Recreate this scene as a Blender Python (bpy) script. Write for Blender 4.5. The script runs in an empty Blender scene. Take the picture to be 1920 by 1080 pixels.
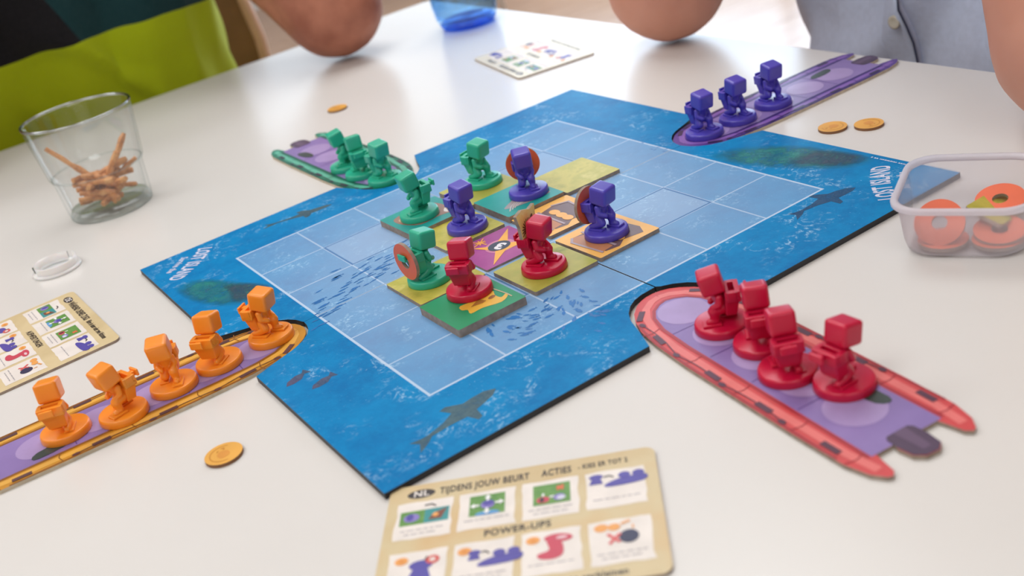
import bpy, bmesh, math, random
from mathutils import Vector, Matrix, noise
from mathutils.bvhtree import BVHTree

random.seed(7)
scn = bpy.context.scene
COL = scn.collection
U = 0.045            # one square of the game board, in metres
ZT = 0.7534          # height of the top face of the game board above the floor
TAB = -0.075         # table top, in squares, measured from the board's top face
PI = math.pi

def W(x, y, z):      # squares -> metres
    return Vector((x * U, y * U, z * U + ZT))

def lin(c):
    return tuple(((v / 255) / 12.92 if v / 255 <= 0.04045 else ((v / 255 + 0.055) / 1.055) ** 2.4) for v in c) + (1.0,)

# ------------------------------------------------------------------ camera
F_PX = 2112.0
RIGHT = Vector((0.8147740, -0.5392848, -0.2128737))
DOWN = Vector((-0.4044899, -0.2656897, -0.8750982))
FWD = Vector((0.4153688, 0.7991125, -0.4346123))
EYE = Vector((-6.8256308, -12.8021364, 6.0574349))
cam = bpy.data.objects.new('camera', bpy.data.cameras.new('camera'))
COL.objects.link(cam)
M = Matrix.Identity(4)
for i in range(3):
    M[i][0] = RIGHT[i]; M[i][1] = -DOWN[i]; M[i][2] = -FWD[i]
    M[i][3] = W(*EYE)[i]
cam.matrix_world = M
cam.data.sensor_width = 36.0
cam.data.lens = F_PX / 1920 * 36.0
cam.data.clip_start = 0.02
cam.data.dof.use_dof = True
cam.data.dof.focus_distance = 0.655
cam.data.dof.aperture_fstop = 8.0
scn.camera = cam

def at(u, v, z):
    """point of the photograph -> point (in squares) on the level surface of height z"""
    r = RIGHT * ((u - 960) / F_PX) + DOWN * ((v - 540) / F_PX) + FWD
    k = (z - EYE.z) / r.z
    p = EYE + r * k
    return p.x, p.y

# ------------------------------------------------------------------ world, lights, exposure
world = bpy.data.worlds.new('daylight'); scn.world = world
world.use_nodes = True
bg = world.node_tree.nodes['Background']
bg.inputs['Color'].default_value = (0.80, 0.90, 1.0, 1)
bg.inputs['Strength'].default_value = 1.5

def area(name, loc, target, sx, sy, power, color=(1, 1, 1)):
    l = bpy.data.lights.new(name, 'AREA'); l.shape = 'RECTANGLE'; l.size = sx; l.size_y = sy
    l.energy = power; l.color = color
    o = bpy.data.objects.new(name, l); COL.objects.link(o)
    o.location = loc
    o.rotation_euler = (Vector(target) - Vector(loc)).to_track_quat('-Z', 'Y').to_euler()
    return o
# daylight falling in through the two glazed openings
area('window_daylight', (3.1, 3.2, 1.5), (0, 0.3, 0.75), 2.2, 2.3, 56, (0.66, 0.82, 1.0))
area('window_daylight', (2.0, 5.1, 1.85), (0, 0.3, 0.75), 2.0, 1.3, 7, (0.72, 0.86, 1.0))
# unseen overhead fill lights, added to brighten the room
area('overhead_fill_light', (0.6, 0.9, 2.66), (0.6, 0.9, 0), 1.4, 1.0, 25, (0.965, 0.985, 1.0))
area('overhead_fill_light', (-1.4, 1.9, 2.66), (-1.4, 1.9, 0), 1.4, 1.0, 24, (0.965, 0.985, 1.0))
area('overhead_fill_light', (-1.5, -0.3, 2.66), (-1.5, -0.3, 0), 1.4, 1.0, 21, (0.965, 0.985, 1.0))
area('overhead_fill_light', (-0.7, -2.2, 2.66), (-0.7, -2.2, 0), 1.4, 1.0, 15, (0.965, 0.985, 1.0))

scn.view_settings.view_transform = 'Standard'
scn.view_settings.look = 'None'
scn.view_settings.gamma = 1.0
scn.view_settings.use_curve_mapping = False
scn.view_settings.exposure = 0.0
scn.cycles.use_denoising = True
scn.cycles.max_bounces = 10
scn.cycles.transparent_max_bounces = 16
scn.cycles.caustics_reflective = False
scn.cycles.caustics_refractive = False

# ------------------------------------------------------------------ materials
def new_mat(name):
    m = bpy.data.materials.new(name); m.use_nodes = True
    return m, m.node_tree, m.node_tree.nodes['Principled BSDF']

def pbr(name, rgb, rough=0.5, var=0.0, scale=40.0, bump=0.0, spec=0.5, sss=0.0, metal=0.0, coat=0.0, rgb2=None, detail=3):
    """principled material whose colour wanders a little with procedural noise (object space)"""
    m, nt, b = new_mat(name)
    b.inputs['Roughness'].default_value = rough
    b.inputs['Specular IOR Level'].default_value = spec
    b.inputs['Metallic'].default_value = metal
    if coat: b.inputs['Coat Weight'].default_value = coat; b.inputs['Coat Roughness'].default_value = 0.15
    if sss:
        b.inputs['Subsurface Weight'].default_value = sss
        b.inputs['Subsurface Radius'].default_value = (1, 0.5, 0.3)
        b.inputs['Subsurface Scale'].default_value = 0.003
    c = lin(rgb)
    tc = nt.nodes.new('ShaderNodeTexCoord')
    n = nt.nodes.new('ShaderNodeTexNoise'); n.inputs['Scale'].default_value = scale; n.inputs['Detail'].default_value = detail
    nt.links.new(tc.outputs['Object'], n.inputs['Vector'])
    r = nt.nodes.new('ShaderNodeValToRGB')
    if rgb2 is None:
        lo = tuple(v * (1 - var) for v in c[:3]) + (1,); hi = tuple(min(1, v * (1 + var)) for v in c[:3]) + (1,)
    else:
        lo = c; hi = lin(rgb2)
    r.color_ramp.elements[0].color = lo; r.color_ramp.elements[1].color = hi
    r.color_ramp.elements[0].position = 0.32; r.color_ramp.elements[1].position = 0.68
    nt.links.new(n.outputs['Fac'], r.inputs['Fac'])
    nt.links.new(r.outputs['Color'], b.inputs['Base Color'])
    if bump:
        bp = nt.nodes.new('ShaderNodeBump'); bp.inputs['Strength'].default_value = bump
        bp.inputs['Distance'].default_value = 0.001
        nt.links.new(n.outputs['Fac'], bp.inputs['Height']); nt.links.new(bp.outputs['Normal'], b.inputs['Normal'])
    return m

class NT:
    """tiny helper for node graphs"""
    def __init__(s, nt): s.nt = nt
    def n(s, t, **k):
        nd = s.nt.nodes.new(t)
        for a, v in k.items(): setattr(nd, a, v)
        return nd
    def put(s, inp, v):
        if hasattr(v, 'links') or isinstance(v, bpy.types.NodeSocket): s.nt.links.new(v, inp)
        else: inp.default_value = v
    def m(s, op, a, b=0.0, c=0.0, clamp=False):
        nd = s.n('ShaderNodeMath', operation=op, use_clamp=clamp)
        s.put(nd.inputs[0], a); s.put(nd.inputs[1], b); s.put(nd.inputs[2], c)
        return nd.outputs[0]
    def mix(s, f, a, b):
        nd = s.n('ShaderNodeMix', data_type='RGBA')
        s.put(nd.inputs[0], f); s.put(nd.inputs[6], a); s.put(nd.inputs[7], b)
        return nd.outputs[2]
    def noise(s, vec, scale, detail=3, rough=0.5, dist=0.0):
        nd = s.n('ShaderNodeTexNoise'); s.put(nd.inputs['Vector'], vec)
        nd.inputs['Scale'].default_value = scale; nd.inputs['Detail'].default_value = detail
        nd.inputs['Roughness'].default_value = rough; nd.inputs['Distortion'].default_value = dist
        return nd.outputs['Fac']
    def ramp(s, f, lo, hi, a=0.0, b=1.0):
        nd = s.n('ShaderNodeMapRange'); nd.clamp = True
        s.put(nd.inputs[0], f); nd.inputs[1].default_value = lo; nd.inputs[2].default_value = hi
        nd.inputs[3].default_value = a; nd.inputs[4].default_value = b
        return nd.outputs[0]

# ------------------------------------------------------------------ mesh builder (coordinates in squares)
class MB:
    def __init__(s): s.v = []; s.f = []; s.mi = []; s.sm = []; s.mats = []
    def slot(s, m):
        if m not in s.mats: s.mats.append(m)
        return s.mats.index(m)
    def add(s, vs, fs, m, smooth=False):
        k = len(s.v); s.v += [tuple(p) for p in vs]; i = s.slot(m)
        for f in fs: s.f.append([k + a for a in f]); s.mi.append(i); s.sm.append(smooth)
    def poly(s, pts, z, m):
        s.np = getattr(s, 'np', 0) + 1; z = z + (s.np % 22) * 6e-5
        """flat printed shape, wound upwards"""
        a = sum(pts[i][0] * pts[(i + 1) % len(pts)][1] - pts[(i + 1) % len(pts)][0] * pts[i][1] for i in range(len(pts)))
        if a < 0: pts = pts[::-1]
        s.add([(p[0], p[1], z) for p in pts], [list(range(len(pts)))], m)
    def prism(s, pts, z0, z1, mt, ms=None):
        ms = ms or mt
        a = sum(pts[i][0] * pts[(i + 1) % len(pts)][1] - pts[(i + 1) % len(pts)][0] * pts[i][1] for i in range(len(pts)))
        if a < 0: pts = pts[::-1]
        n = len(pts)
        s.add([(p[0], p[1], z1) for p in pts], [list(range(n))], mt)
        s.add([(p[0], p[1], z0) for p in pts] , [list(range(n))[::-1]], ms)
        s.add([(p[0], p[1], z0) for p in pts] + [(p[0], p[1], z1) for p in pts],
              [[i, (i + 1) % n, n + (i + 1) % n, n + i] for i in range(n)], ms)
    def box(s, c, d, m, rot=None):
        vs = [Vector(((i & 1) - .5, ((i >> 1) & 1) - .5, ((i >> 2) & 1) - .5)) for i in range(8)]
        vs = [Vector((a.x * d[0], a.y * d[1], a.z * d[2])) for a in vs]
        if rot: vs = [rot @ a for a in vs]
        s.add([a + Vector(c) for a in vs], [[0, 2, 3, 1], [4, 5, 7, 6], [0, 1, 5, 4], [2, 6, 7, 3], [0, 4, 6, 2], [1, 3, 7, 5]], m)
    def lathe(s, prof, m, seg=48, smooth=True, a0=0.0, a1=2 * PI, c=(0, 0)):
        full = abs(a1 - a0 - 2 * PI) < 1e-6
        k = seg if full else seg + 1
        vs = []
        for r, z in prof:
            for i in range(k):
                t = a0 + (a1 - a0) * i / seg
                vs.append((c[0] + r * math.cos(t), c[1] + r * math.sin(t), z))
        fs = []
        for j in range(len(prof) - 1):
            for i in range(seg):
                a = i; b = (i + 1) % k
                fs.append([j * k + a, j * k + b, (j + 1) * k + b, (j + 1) * k + a])
        s.add(vs, fs, m, smooth)
    def tube(s, pts, rads, m, seg=12, cap=True, smooth=True):
        pts = [Vector(p) for p in pts]; vs = []; fs = []
        ref = Vector((0.123, 0.21, 0.97))
        for i, p in enumerate(pts):
            d = (pts[min(i + 1, len(pts) - 1)] - pts[max(i - 1, 0)]).normalized()
            a = d.cross(ref)
            if a.length < 1e-3: a = d.cross(Vector((1, 0, 0)))
            a.normalize(); b = d.cross(a)
            r = rads[i] if isinstance(rads, (list, tuple)) else rads
            for k in range(seg):
                t = 2 * PI * k / seg
                vs.append(p + a * math.cos(t) * r + b * math.sin(t) * r)
        for i in range(len(pts) - 1):
            for k in range(seg):
                fs.append([i * seg + k, (i + 1) * seg + k, (i + 1) * seg + (k + 1) % seg, i * seg + (k + 1) % seg])
        if cap:
            fs.append(list(range(seg))); fs.append([(len(pts) - 1) * seg + k for k in range(seg)][::-1])
        s.add(vs, fs, m, smooth)
    def mesh(s, name, bevel=0.0, bseg=2, smooth_all=False, weld=False):
        me = bpy.data.meshes.new(name)
        me.from_pydata([(a[0] * U, a[1] * U, a[2] * U) for a in s.v], [], s.f)
        for m in s.mats: me.materials.append(m)
        me.polygons.foreach_set('material_index', s.mi)
        me.polygons.foreach_set('use_smooth', [bool(x) or smooth_all for x in s.sm])
        if bevel or weld:
            bm = bmesh.new(); bm.from_mesh(me)
            bmesh.ops.remove_doubles(bm, verts=bm.verts, dist=1e-6)
            bmesh.ops.recalc_face_normals(bm, faces=bm.faces)
            if bevel:
                es = [e for e in bm.edges if len(e.link_faces) == 2 and e.calc_face_angle(0) > 0.6]
                bmesh.ops.bevel(bm, geom=es, offset=bevel * U, segments=bseg, affect='EDGES', profile=0.6)
            if smooth_all:
                for f in bm.faces: f.smooth = True
            bm.to_mesh(me); bm.free()
        me.update()
        return me
    def build(s, name, parent=None, loc=(0, 0, 0), rot=(0, 0, 0), **k):
        return link(name, s.mesh(name, **k), parent, loc, rot)

def link(name, data, parent=None, loc=(0, 0, 0), rot=(0, 0, 0)):
    o = bpy.data.objects.new(name, data); COL.objects.link(o)
    o.parent = parent; o.location = loc; o.rotation_euler = rot
    return o

def tag(o, label=None, cat=None, group=None, kind=None):
    if label: o['label'] = label
    if cat: o['category'] = cat
    if group: o['group'] = group
    if kind: o['kind'] = kind
    return o

def thing(name, label, cat, p, rz=0.0, group=None, tilt=(0, 0)):
    o = link(name, None, None, W(*p), (tilt[0], tilt[1], rz))
    o.empty_display_size = 0.01
    return tag(o, label, cat, group)

def ell(cx, cy, rx, ry, n=32, a=0.0):
    return [(cx + rx * math.cos(t) * math.cos(a) - ry * math.sin(t) * math.sin(a),
             cy + rx * math.cos(t) * math.sin(a) + ry * math.sin(t) * math.cos(a)) for t in [2 * PI * i / n for i in range(n)]]

def rrect(x0, y0, x1, y1, r, n=6):
    out = []
    for cx, cy, a in ((x1 - r, y1 - r, 0), (x0 + r, y1 - r, PI / 2), (x0 + r, y0 + r, PI), (x1 - r, y0 + r, 1.5 * PI)):
        for i in range(n + 1):
            t = a + PI / 2 * i / n
            out.append((cx + r * math.cos(t), cy + r * math.sin(t)))
    return out

def stroke(pts, w):
    """polyline with width -> one ribbon polygon (in a list)"""
    P = [Vector(p) for p in pts]; P = [p for i, p in enumerate(P) if i == 0 or (p - P[i - 1]).length > 1e-5]
    if len(P) < 2: return []
    L_, R_ = [], []
    for i, p in enumerate(P):
        a = (P[i] - P[i - 1]).normalized() if i > 0 else None
        b = (P[i + 1] - P[i]).normalized() if i < len(P) - 1 else None
        if a is None: a = b
        if b is None: b = a
        t = (a + b)
        t = t.normalized() if t.length > 1e-4 else a
        n = Vector((-t.y, t.x)); k = w / 2 / max(.5, abs(n.dot(Vector((-a.y, a.x)))))
        L_.append(tuple(p + n * k)); R_.append(tuple(p - n * k))
    return [L_ + R_[::-1]]

def text_polys(mb, txt, cx, cy, size, ang, z, m, bold=0.02, sx=1.0, align='CENTER', arch=0.0):
    """lettering as flat polygons in the print layer; size in squares"""
    cu = bpy.data.curves.new('lettering', 'FONT'); cu.body = txt; cu.align_x = align; cu.align_y = 'CENTER'
    cu.size = 1.0; cu.offset = bold; cu.resolution_u = 3; cu.space_character = 1.1; cu.fill_mode = 'FRONT'
    o = bpy.data.objects.new('lettering', cu); COL.objects.link(o)
    bpy.context.view_layer.update()
    me = bpy.data.meshes.new_from_object(o.evaluated_get(bpy.context.evaluated_depsgraph_get()))
    ca, sa = math.cos(ang), math.sin(ang)
    vs = []
    for v in me.vertices:
        x, y = v.co.x * size * sx, v.co.y * size
        y -= arch * x * x
        vs.append((cx + x * ca - y * sa, cy + x * sa + y * ca, z))
    mb.add(vs, [list(p.vertices) for p in me.polygons], m)
    bpy.data.objects.remove(o); bpy.data.curves.remove(cu); bpy.data.meshes.remove(me)

# ------------------------------------------------------------------ shared materials
M_TABLE = pbr('white_laminate', (224, 221, 216), 0.27, 0.012, 9, spec=0.5)
M_TEDGE = pbr('white_edge_band', (214, 210, 204), 0.45, 0.02, 9)
M_STEEL = pbr('painted_steel', (190, 188, 184), 0.35, 0.03, 30)
M_BOARDSIDE = pbr('black_wrap', (34, 34, 37), 0.5, 0.15, 120)
M_CARDSIDE = pbr('grey_board_edge', (156, 140, 126), 0.85, 0.18, 260)
M_CARDLIGHT = pbr('pale_board_edge', (196, 182, 160), 0.85, 0.12, 260)

def plastic(name, rgb):
    return pbr(name, rgb, 0.30, 0.03, 60, spec=0.5, sss=0.32)
M_PAWN = {'orange': plastic('orange_plastic', (255, 150, 42)), 'green': plastic('green_plastic', (48, 184, 150)),
          'purple': plastic('purple_plastic', (84, 74, 186)), 'red': plastic('red_plastic', (200, 16, 62))}

def mottled(name, cols, scale=60, rough=0.4, seed=0.0, detail=4):
    m, nt, b = new_mat(name); g = NT(nt)
    tc = g.n('ShaderNodeTexCoord'); mp = g.n('ShaderNodeMapping'); mp.inputs['Location'].default_value = (seed, seed * 1.7, 0)
    nt.links.new(tc.outputs['Object'], mp.inputs['Vector'])
    f = g.noise(mp.outputs[0], scale, detail, 0.6)
    r = g.n('ShaderNodeValToRGB'); cr = r.color_ramp
    cr.elements[0].position = 0.3; cr.elements[0].color = lin(cols[0])
    cr.elements[1].position = 0.7; cr.elements[1].color = lin(cols[-1])
    for i, c in enumerate(cols[1:-1]):
        e = cr.elements.new(0.3 + 0.4 * (i + 1) / (len(cols) - 1)); e.color = lin(c)
    nt.links.new(f, r.inputs['Fac']); nt.links.new(r.outputs['Color'], b.inputs['Base Color'])
    b.inputs['Roughness'].default_value = rough
    return m

_ink = {}
def ink(rgb, rough=0.4):
    k = (tuple(rgb), rough)
    if k not in _ink: _ink[k] = pbr('ink', rgb, rough, 0.05, 90)
    return _ink[k]

# ------------------------------------------------------------------ the sea print of the board
def sea_material():
    m, nt, b = new_mat('sea_print'); g = NT(nt)
    tc = g.n('ShaderNodeTexCoord')
    mp = g.n('ShaderNodeMapping'); mp.inputs['Scale'].default_value = (1 / U,) * 3     # now one unit = one square
    nt.links.new(tc.outputs['Object'], mp.inputs['Vector'])
    P = mp.outputs[0]
    sp = g.n('ShaderNodeSeparateXYZ'); nt.links.new(P, sp.inputs[0])
    x, y = sp.outputs[0], sp.outputs[1]
    ax, ay = g.m('ABSOLUTE', x), g.m('ABSOLUTE', y)
    mx = g.m('MAXIMUM', ax, ay)
    # deep water
    n1 = g.noise(P, 0.9, 4, 0.6); n2 = g.noise(P, 6.0, 5, 0.7)
    deep = g.mix(g.ramp(n1, 0.35, 0.65), lin((0, 112, 174)), lin((0, 132, 192)))
    deep = g.mix(g.m('MULTIPLY', g.ramp(n2, 0.4, 0.75), 0.5), deep, lin((8, 148, 206)))
    # squares: a pale wash, palest in the middle of the board
    inside = g.m('LESS_THAN', mx, 3.0)
    rad = g.m('SQRT', g.m('ADD', g.m('MULTIPLY', x, x), g.m('MULTIPLY', y, y)))
    wash = g.ramp(g.m('ADD', rad, g.m('MULTIPLY', g.noise(P, 1.6, 3), 1.0)), 1.0, 4.9, 0.66, 0.26)
    col = g.mix(g.m('MULTIPLY', inside, wash), deep, lin((172, 196, 224)))
    # the four set-in corner squares of the middle field
    cell = g.m('MULTIPLY', g.m('MULTIPLY', g.m('GREATER_THAN', ax, 1.0), g.m('LESS_THAN', ax, 2.0)),
               g.m('MULTIPLY', g.m('GREATER_THAN', ay, 1.0), g.m('LESS_THAN', ay, 2.0)))
    col = g.mix(g.m('MULTIPLY', cell, 0.28), col, lin((190, 206, 230)))
    # foam: thin bright streaks
    f1 = g.noise(P, 2.8, 5, 0.62, 1.4)
    rid = g.m('SUBTRACT', 1.0, g.m('MULTIPLY', g.m('ABSOLUTE', g.m('SUBTRACT', f1, 0.5)), 20.0), clamp=True)
    f2 = g.noise(P, 1.7, 3, 0.6); f3 = g.noise(P, 17.0, 3, 0.7)
    foam = g.m('MULTIPLY', g.m('MULTIPLY', rid, g.ramp(f2, 0.50, 0.66)), g.ramp(f3, 0.44, 0.62))
    speck = g.m('MULTIPLY', g.ramp(g.noise(P, 26, 2, 0.5), 0.66, 0.78), g.ramp(g.noise(P, 1.0, 2), 0.48, 0.62))
    col = g.mix(g.m('MULTIPLY', g.m('MAXIMUM', foam, g.m('MULTIPLY', speck, 0.55)), 0.75), col, lin((190, 226, 246)))
    # grid lines
    def near_line(a):
        fr = g.m('FRACT', g.m('ADD', a, 0.5))
        return g.m('ABSOLUTE', g.m('SUBTRACT', fr, 0.5))
    ln = g.m('MINIMUM', near_line(x), near_line(y))
    line = g.m('MULTIPLY', g.m('LESS_THAN', ln, 0.0125), g.m('LESS_THAN', mx, 3.0125))
    rim = g.m('MULTIPLY', g.m('LESS_THAN', g.m('ABSOLUTE', g.m('SUBTRACT', mx, 3.0)), 0.017), 1.0)
    col = g.mix(g.m('MAXIMUM', g.m('MULTIPLY', line, 0.55), g.m('MULTIPLY', rim, 0.75)), col, lin((206, 222, 240)))
    # dark rims of the corner squares
    dk = g.m('MULTIPLY', cell, g.m('LESS_THAN', ln, 0.03))
    col = g.mix(g.m('MULTIPLY', dk, 0.8), col, lin((52, 112, 170)))
    nt.links.new(col, b.inputs['Base Color'])
    b.inputs['Roughness'].default_value = 0.46; b.inputs['Specular IOR Level'].default_value = 0.12
    bp = g.n('ShaderNodeBump'); bp.inputs['Strength'].default_value = 0.12; bp.inputs['Distance'].default_value = 0.0006
    nt.links.new(g.noise(P, 60, 2), bp.inputs['Height']); nt.links.new(bp.outputs[0], b.inputs['Normal'])
    return m
M_SEA = sea_material()

def soft_print(name, c1, c2, opacity, scale=3.0, edge=0.5, c3=None):
    """printed motif that lets the sea print show through unevenly"""
    m, nt, b = new_mat(name); g = NT(nt)
    tc = g.n('ShaderNodeTexCoord'); mp = g.n('ShaderNodeMapping'); mp.inputs['Scale'].default_value = (1 / U,) * 3
    nt.links.new(tc.outputs['Object'], mp.inputs['Vector']); P = mp.outputs[0]
    f = g.noise(P, scale, 5, 0.7)
    col = g.mix(g.ramp(f, 0.4, 0.6), lin(c1), lin(c2))
    if c3: col = g.mix(g.ramp(g.noise(P, scale * 4.2, 4, 0.7, 1.0), 0.56, 0.68), col, lin(c3))
    nt.links.new(col, b.inputs['Base Color']); b.inputs['Roughness'].default_value = 0.38
    tr = g.n('ShaderNodeBsdfTransparent'); mx = g.n('ShaderNodeMixShader')
    al = g.m('MULTIPLY', g.ramp(g.noise(P, scale * 2.1, 5, 0.8), 0.5 - edge, 0.55, 0.1, 1.0), opacity)
    at_ = g.n('ShaderNodeAttribute', attribute_name='fade')
    al = g.m('MULTIPLY', al, at_.outputs['Fac'])
    nt.links.new(al, mx.inputs[0]); nt.links.new(tr.outputs[0], mx.inputs[1]); nt.links.new(b.outputs[0], mx.inputs[2])
    nt.links.new(mx.outputs[0], nt.nodes['Material Output'].inputs['Surface'])
    return m

def soft_shape(name, pts, z, mat, parent, core=0.55, label=None):
    """motif with a feathered outline: full inside, fading to nothing at its border"""
    n = len(pts); cx = sum(p[0] for p in pts) / n; cy = sum(p[1] for p in pts) / n
    vs = [(cx, cy, z)] + [(cx + (p[0] - cx) * core, cy + (p[1] - cy) * core, z) for p in pts] + [(p[0], p[1], z) for p in pts]
    fs = [[0, 1 + i, 1 + (i + 1) % n] for i in range(n)] + [[1 + i, 1 + n + i, 1 + n + (i + 1) % n, 1 + (i + 1) % n] for i in range(n)]
    a = sum(pts[i][0] * pts[(i + 1) % n][1] - pts[(i + 1) % n][0] * pts[i][1] for i in range(n))
    if a < 0: fs = [f[::-1] for f in fs]
    mb = MB(); mb.add(vs, fs, mat); me = mb.mesh(name)
    at_ = me.attributes.new('fade', 'FLOAT', 'POINT')
    at_.data.foreach_set('value', [1.0] * (1 + n) + [0.0] * n)
    o = link(name, me, parent)
    if label: o['label'] = label
    return o

def full_fade(o):
    a = o.data.attributes.new('fade', 'FLOAT', 'POINT')
    a.data.foreach_set('value', [1.0] * len(o.data.vertices))
    return o

# ================================================================== THE ROOM
def struct(name, mb, **k):
    return tag(mb.build(name, **k), kind='structure')

def m_floor():
    m, nt, b = new_mat('pale_wood_boards'); g = NT(nt)
    tc = g.n('ShaderNodeTexCoord'); mp = g.n('ShaderNodeMapping'); mp.inputs['Scale'].default_value = (1, 9, 1)
    nt.links.new(tc.outputs['Object'], mp.inputs['Vector'])
    gr = g.noise(mp.outputs[0], 3.0, 6, 0.6, 0.4)
    col = g.mix(g.ramp(gr, 0.3, 0.7), lin((188, 148, 120)), lin((210, 172, 142)))
    nt.links.new(col, b.inputs['Base Color']); b.inputs['Roughness'].default_value = 0.22
    return m
M_FLOOR = m_floor()
M_WALL = pbr('wall_paint', (226, 225, 222), 0.8, 0.02, 12)
M_CEIL = pbr('ceiling_paint', (236, 234, 230), 0.85, 0.01, 12)
M_FRAME = pbr('window_paint', (232, 232, 230), 0.4, 0.02, 20)
M_GLASS, _nt, _b = new_mat('window_glass')
_g = NT(_nt); _t = _g.n('ShaderNodeBsdfTransparent'); _gl = _g.n('ShaderNodeBsdfGlossy'); _gl.inputs['Roughness'].default_value = 0.02
_lw = _g.n('ShaderNodeLayerWeight'); _lw.inputs['Blend'].default_value = .1; _mx = _g.n('ShaderNodeMixShader')
_nt.links.new(_lw.outputs[0], _mx.inputs[0]); _nt.links.new(_t.outputs[0], _mx.inputs[1]); _nt.links.new(_gl.outputs[0], _mx.inputs[2])
_nt.links.new(_mx.outputs[0], _nt.nodes['Material Output'].inputs['Surface'])

def mm(v): return v / U        # metres -> squares
def boxm(mb, x0, x1, y0, y1, z0, z1, m):
    mb.box((mm((x0 + x1) / 2), mm((y0 + y1) / 2), mm((z0 + z1) / 2)), (mm(x1 - x0), mm(y1 - y0), mm(z1 - z0)), m)

X0, X1, Y0, Y1, H = -3.6, 3.35, -3.2, 5.4, 2.72
fl = struct('floor', (lambda b: (boxm(b, X0, X1, Y0, Y1, -0.10, -0.004, M_TEDGE), b)[1])(MB()))
# floor boards, each one laid separately
bw = 0.19
pl = {}
r0 = random.Random(3)
yy = Y0; row = 0
while yy < Y1 - 0.01:
    w = min(bw, Y1 - yy) - 0.003
    xx = X0 - (row * 0.83) % 2.2
    while xx < X1:
        a, b_ = max(xx, X0), min(xx + 2.2 - 0.002, X1)
        if b_ - a > 0.05:
            key = (round(b_ - a, 3), round(w, 3))
            if key not in pl:
                mb = MB(); mb.box((0, 0, 0), (mm(key[0]), mm(key[1]), mm(0.008)), M_FLOOR); pl[key] = mb.mesh('floor_board')
            link('floor_board', pl[key], fl, ((a + b_) / 2, yy + w / 2, 0.0 - 0.004 + r0.uniform(-0.0003, 0.0)))
        xx += 2.2
    yy += bw; row += 1
mb = MB(); boxm(mb, X0, X1, Y0, Y1, H, H + 0.08, M_CEIL); struct('ceiling', mb)
mb = MB(); boxm(mb, X0 - .1, X0, Y0, Y1, 0, H, M_WALL); struct('wall_left', mb)
mb = MB(); boxm(mb, X0, X1, Y0 - .1, Y0, 0, H, M_WALL); struct('wall_front', mb)
# right-hand wall (beyond the person in the shirt) with a tall glazed opening
wy0, wy1, wz1 = 2.1, 4.3, 2.62
mb = MB(); boxm(mb, X1, X1 + .1, Y0, wy0, 0, H, M_WALL); boxm(mb, X1, X1 + .1, wy1, Y1, 0, H, M_WALL)
boxm(mb, X1, X1 + .1, wy0, wy1, wz1, H, M_WALL); boxm(mb, X1, X1 + .1, wy0, wy1, 0, .06, M_WALL); struct('wall_right', mb)
# far wall with a second one
vx0, vx1 = 1.0, 3.0
mb = MB(); boxm(mb, X0, vx0, Y1, Y1 + .1, 0, H, M_WALL); boxm(mb, vx1, X1, Y1, Y1 + .1, 0, H, M_WALL)
boxm(mb, vx0, vx1, Y1, Y1 + .1, wz1, H, M_WALL); boxm(mb, vx0, vx1, Y1, Y1 + .1, 0, 1.15, M_WALL); struct('wall_back', mb)
def window(name, along_x, p0, p1, wall, sill=.06):
    mb = MB(); t = .05
    def bb(a0, a1, z0, z1, m, th=.06):
        if along_x: boxm(mb, a0, a1, wall + .01, wall + .01 + th, z0, z1, m)
        else: boxm(mb, wall + .01, wall + .01 + th, a0, a1, z0, z1, m)
    bb(p0, p0 + t, sill, wz1, M_FRAME); bb(p1 - t, p1, sill, wz1, M_FRAME)
    bb(p0 + t, p1 - t, sill, sill + t, M_FRAME); bb(p0 + t, p1 - t, wz1 - t, wz1, M_FRAME)
    mid = (p0 + p1) / 2; bb(mid - t / 2, mid + t / 2, sill + t, wz1 - t, M_FRAME)
    w = struct(name, mb)
    for a, b_ in ((p0 + t, mid - t / 2), (mid + t / 2, p1 - t)):
        mb = MB(); bb(a, b_, sill + t, wz1 - t, M_GLASS, .006)
        mb.build('pane', w)
window('window_1', False, wy0, wy1, X1)
window('window_2', True, vx0, vx1, Y1, 1.15)
for nm, a in (('baseboard_left', (X0, X0 + .015, Y0, Y1)), ('baseboard_back', (X0, vx0, Y1 - .015, Y1)), ('baseboard_right', (X1 - .015, X1, Y0, wy0))):
    mb = MB(); boxm(mb, *a, 0, .09, M_FRAME); struct(nm, mb)

# ================================================================== THE TABLE
TX0, TX1, TY0, TY1 = -10.6, 7.62, -22.0, 15.7
tb = thing('dining_table', 'large white laminate table carrying the board game', 'table', ((TX0 + TX1) / 2, (TY0 + TY1) / 2, -ZT / U))
def rel(x, y): return x - (TX0 + TX1) / 2, y - (TY0 + TY1) / 2
hz = ZT / U + TAB
mb = MB(); hx, hy = (TX1 - TX0) / 2, (TY1 - TY0) / 2
mb.prism(rrect(-hx, -hy, hx, hy, .25), hz - .55, hz, M_TABLE, M_TEDGE)
mb.build('tabletop', tb, bevel=0.05)
mb = MB()
mb.box((0, hy - 1.6, hz - 1.1), (2 * hx - 3.4, .5, 1.1), M_STEEL); mb.box((0, -hy + 1.6, hz - 1.1), (2 * hx - 3.4, .5, 1.1), M_STEEL)
mb.box((hx - 1.6, 0, hz - 1.1), (.5, 2 * hy - 3.4, 1.1), M_STEEL); mb.box((-hx + 1.6, 0, hz - 1.1), (.5, 2 * hy - 3.4, 1.1), M_STEEL)
mb.build('underframe', tb)
mb = MB(); mb.box((0, 0, (hz - .55) / 2), (1.1, 1.1, hz - .55), M_STEEL); leg = mb.mesh('leg', bevel=.05)
for sx in (-1, 1):
    for sy in (-1, 1): link('leg', leg, tb, (sx * (hx - 1.3) * U, sy * (hy - 1.3) * U, 0))

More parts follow.
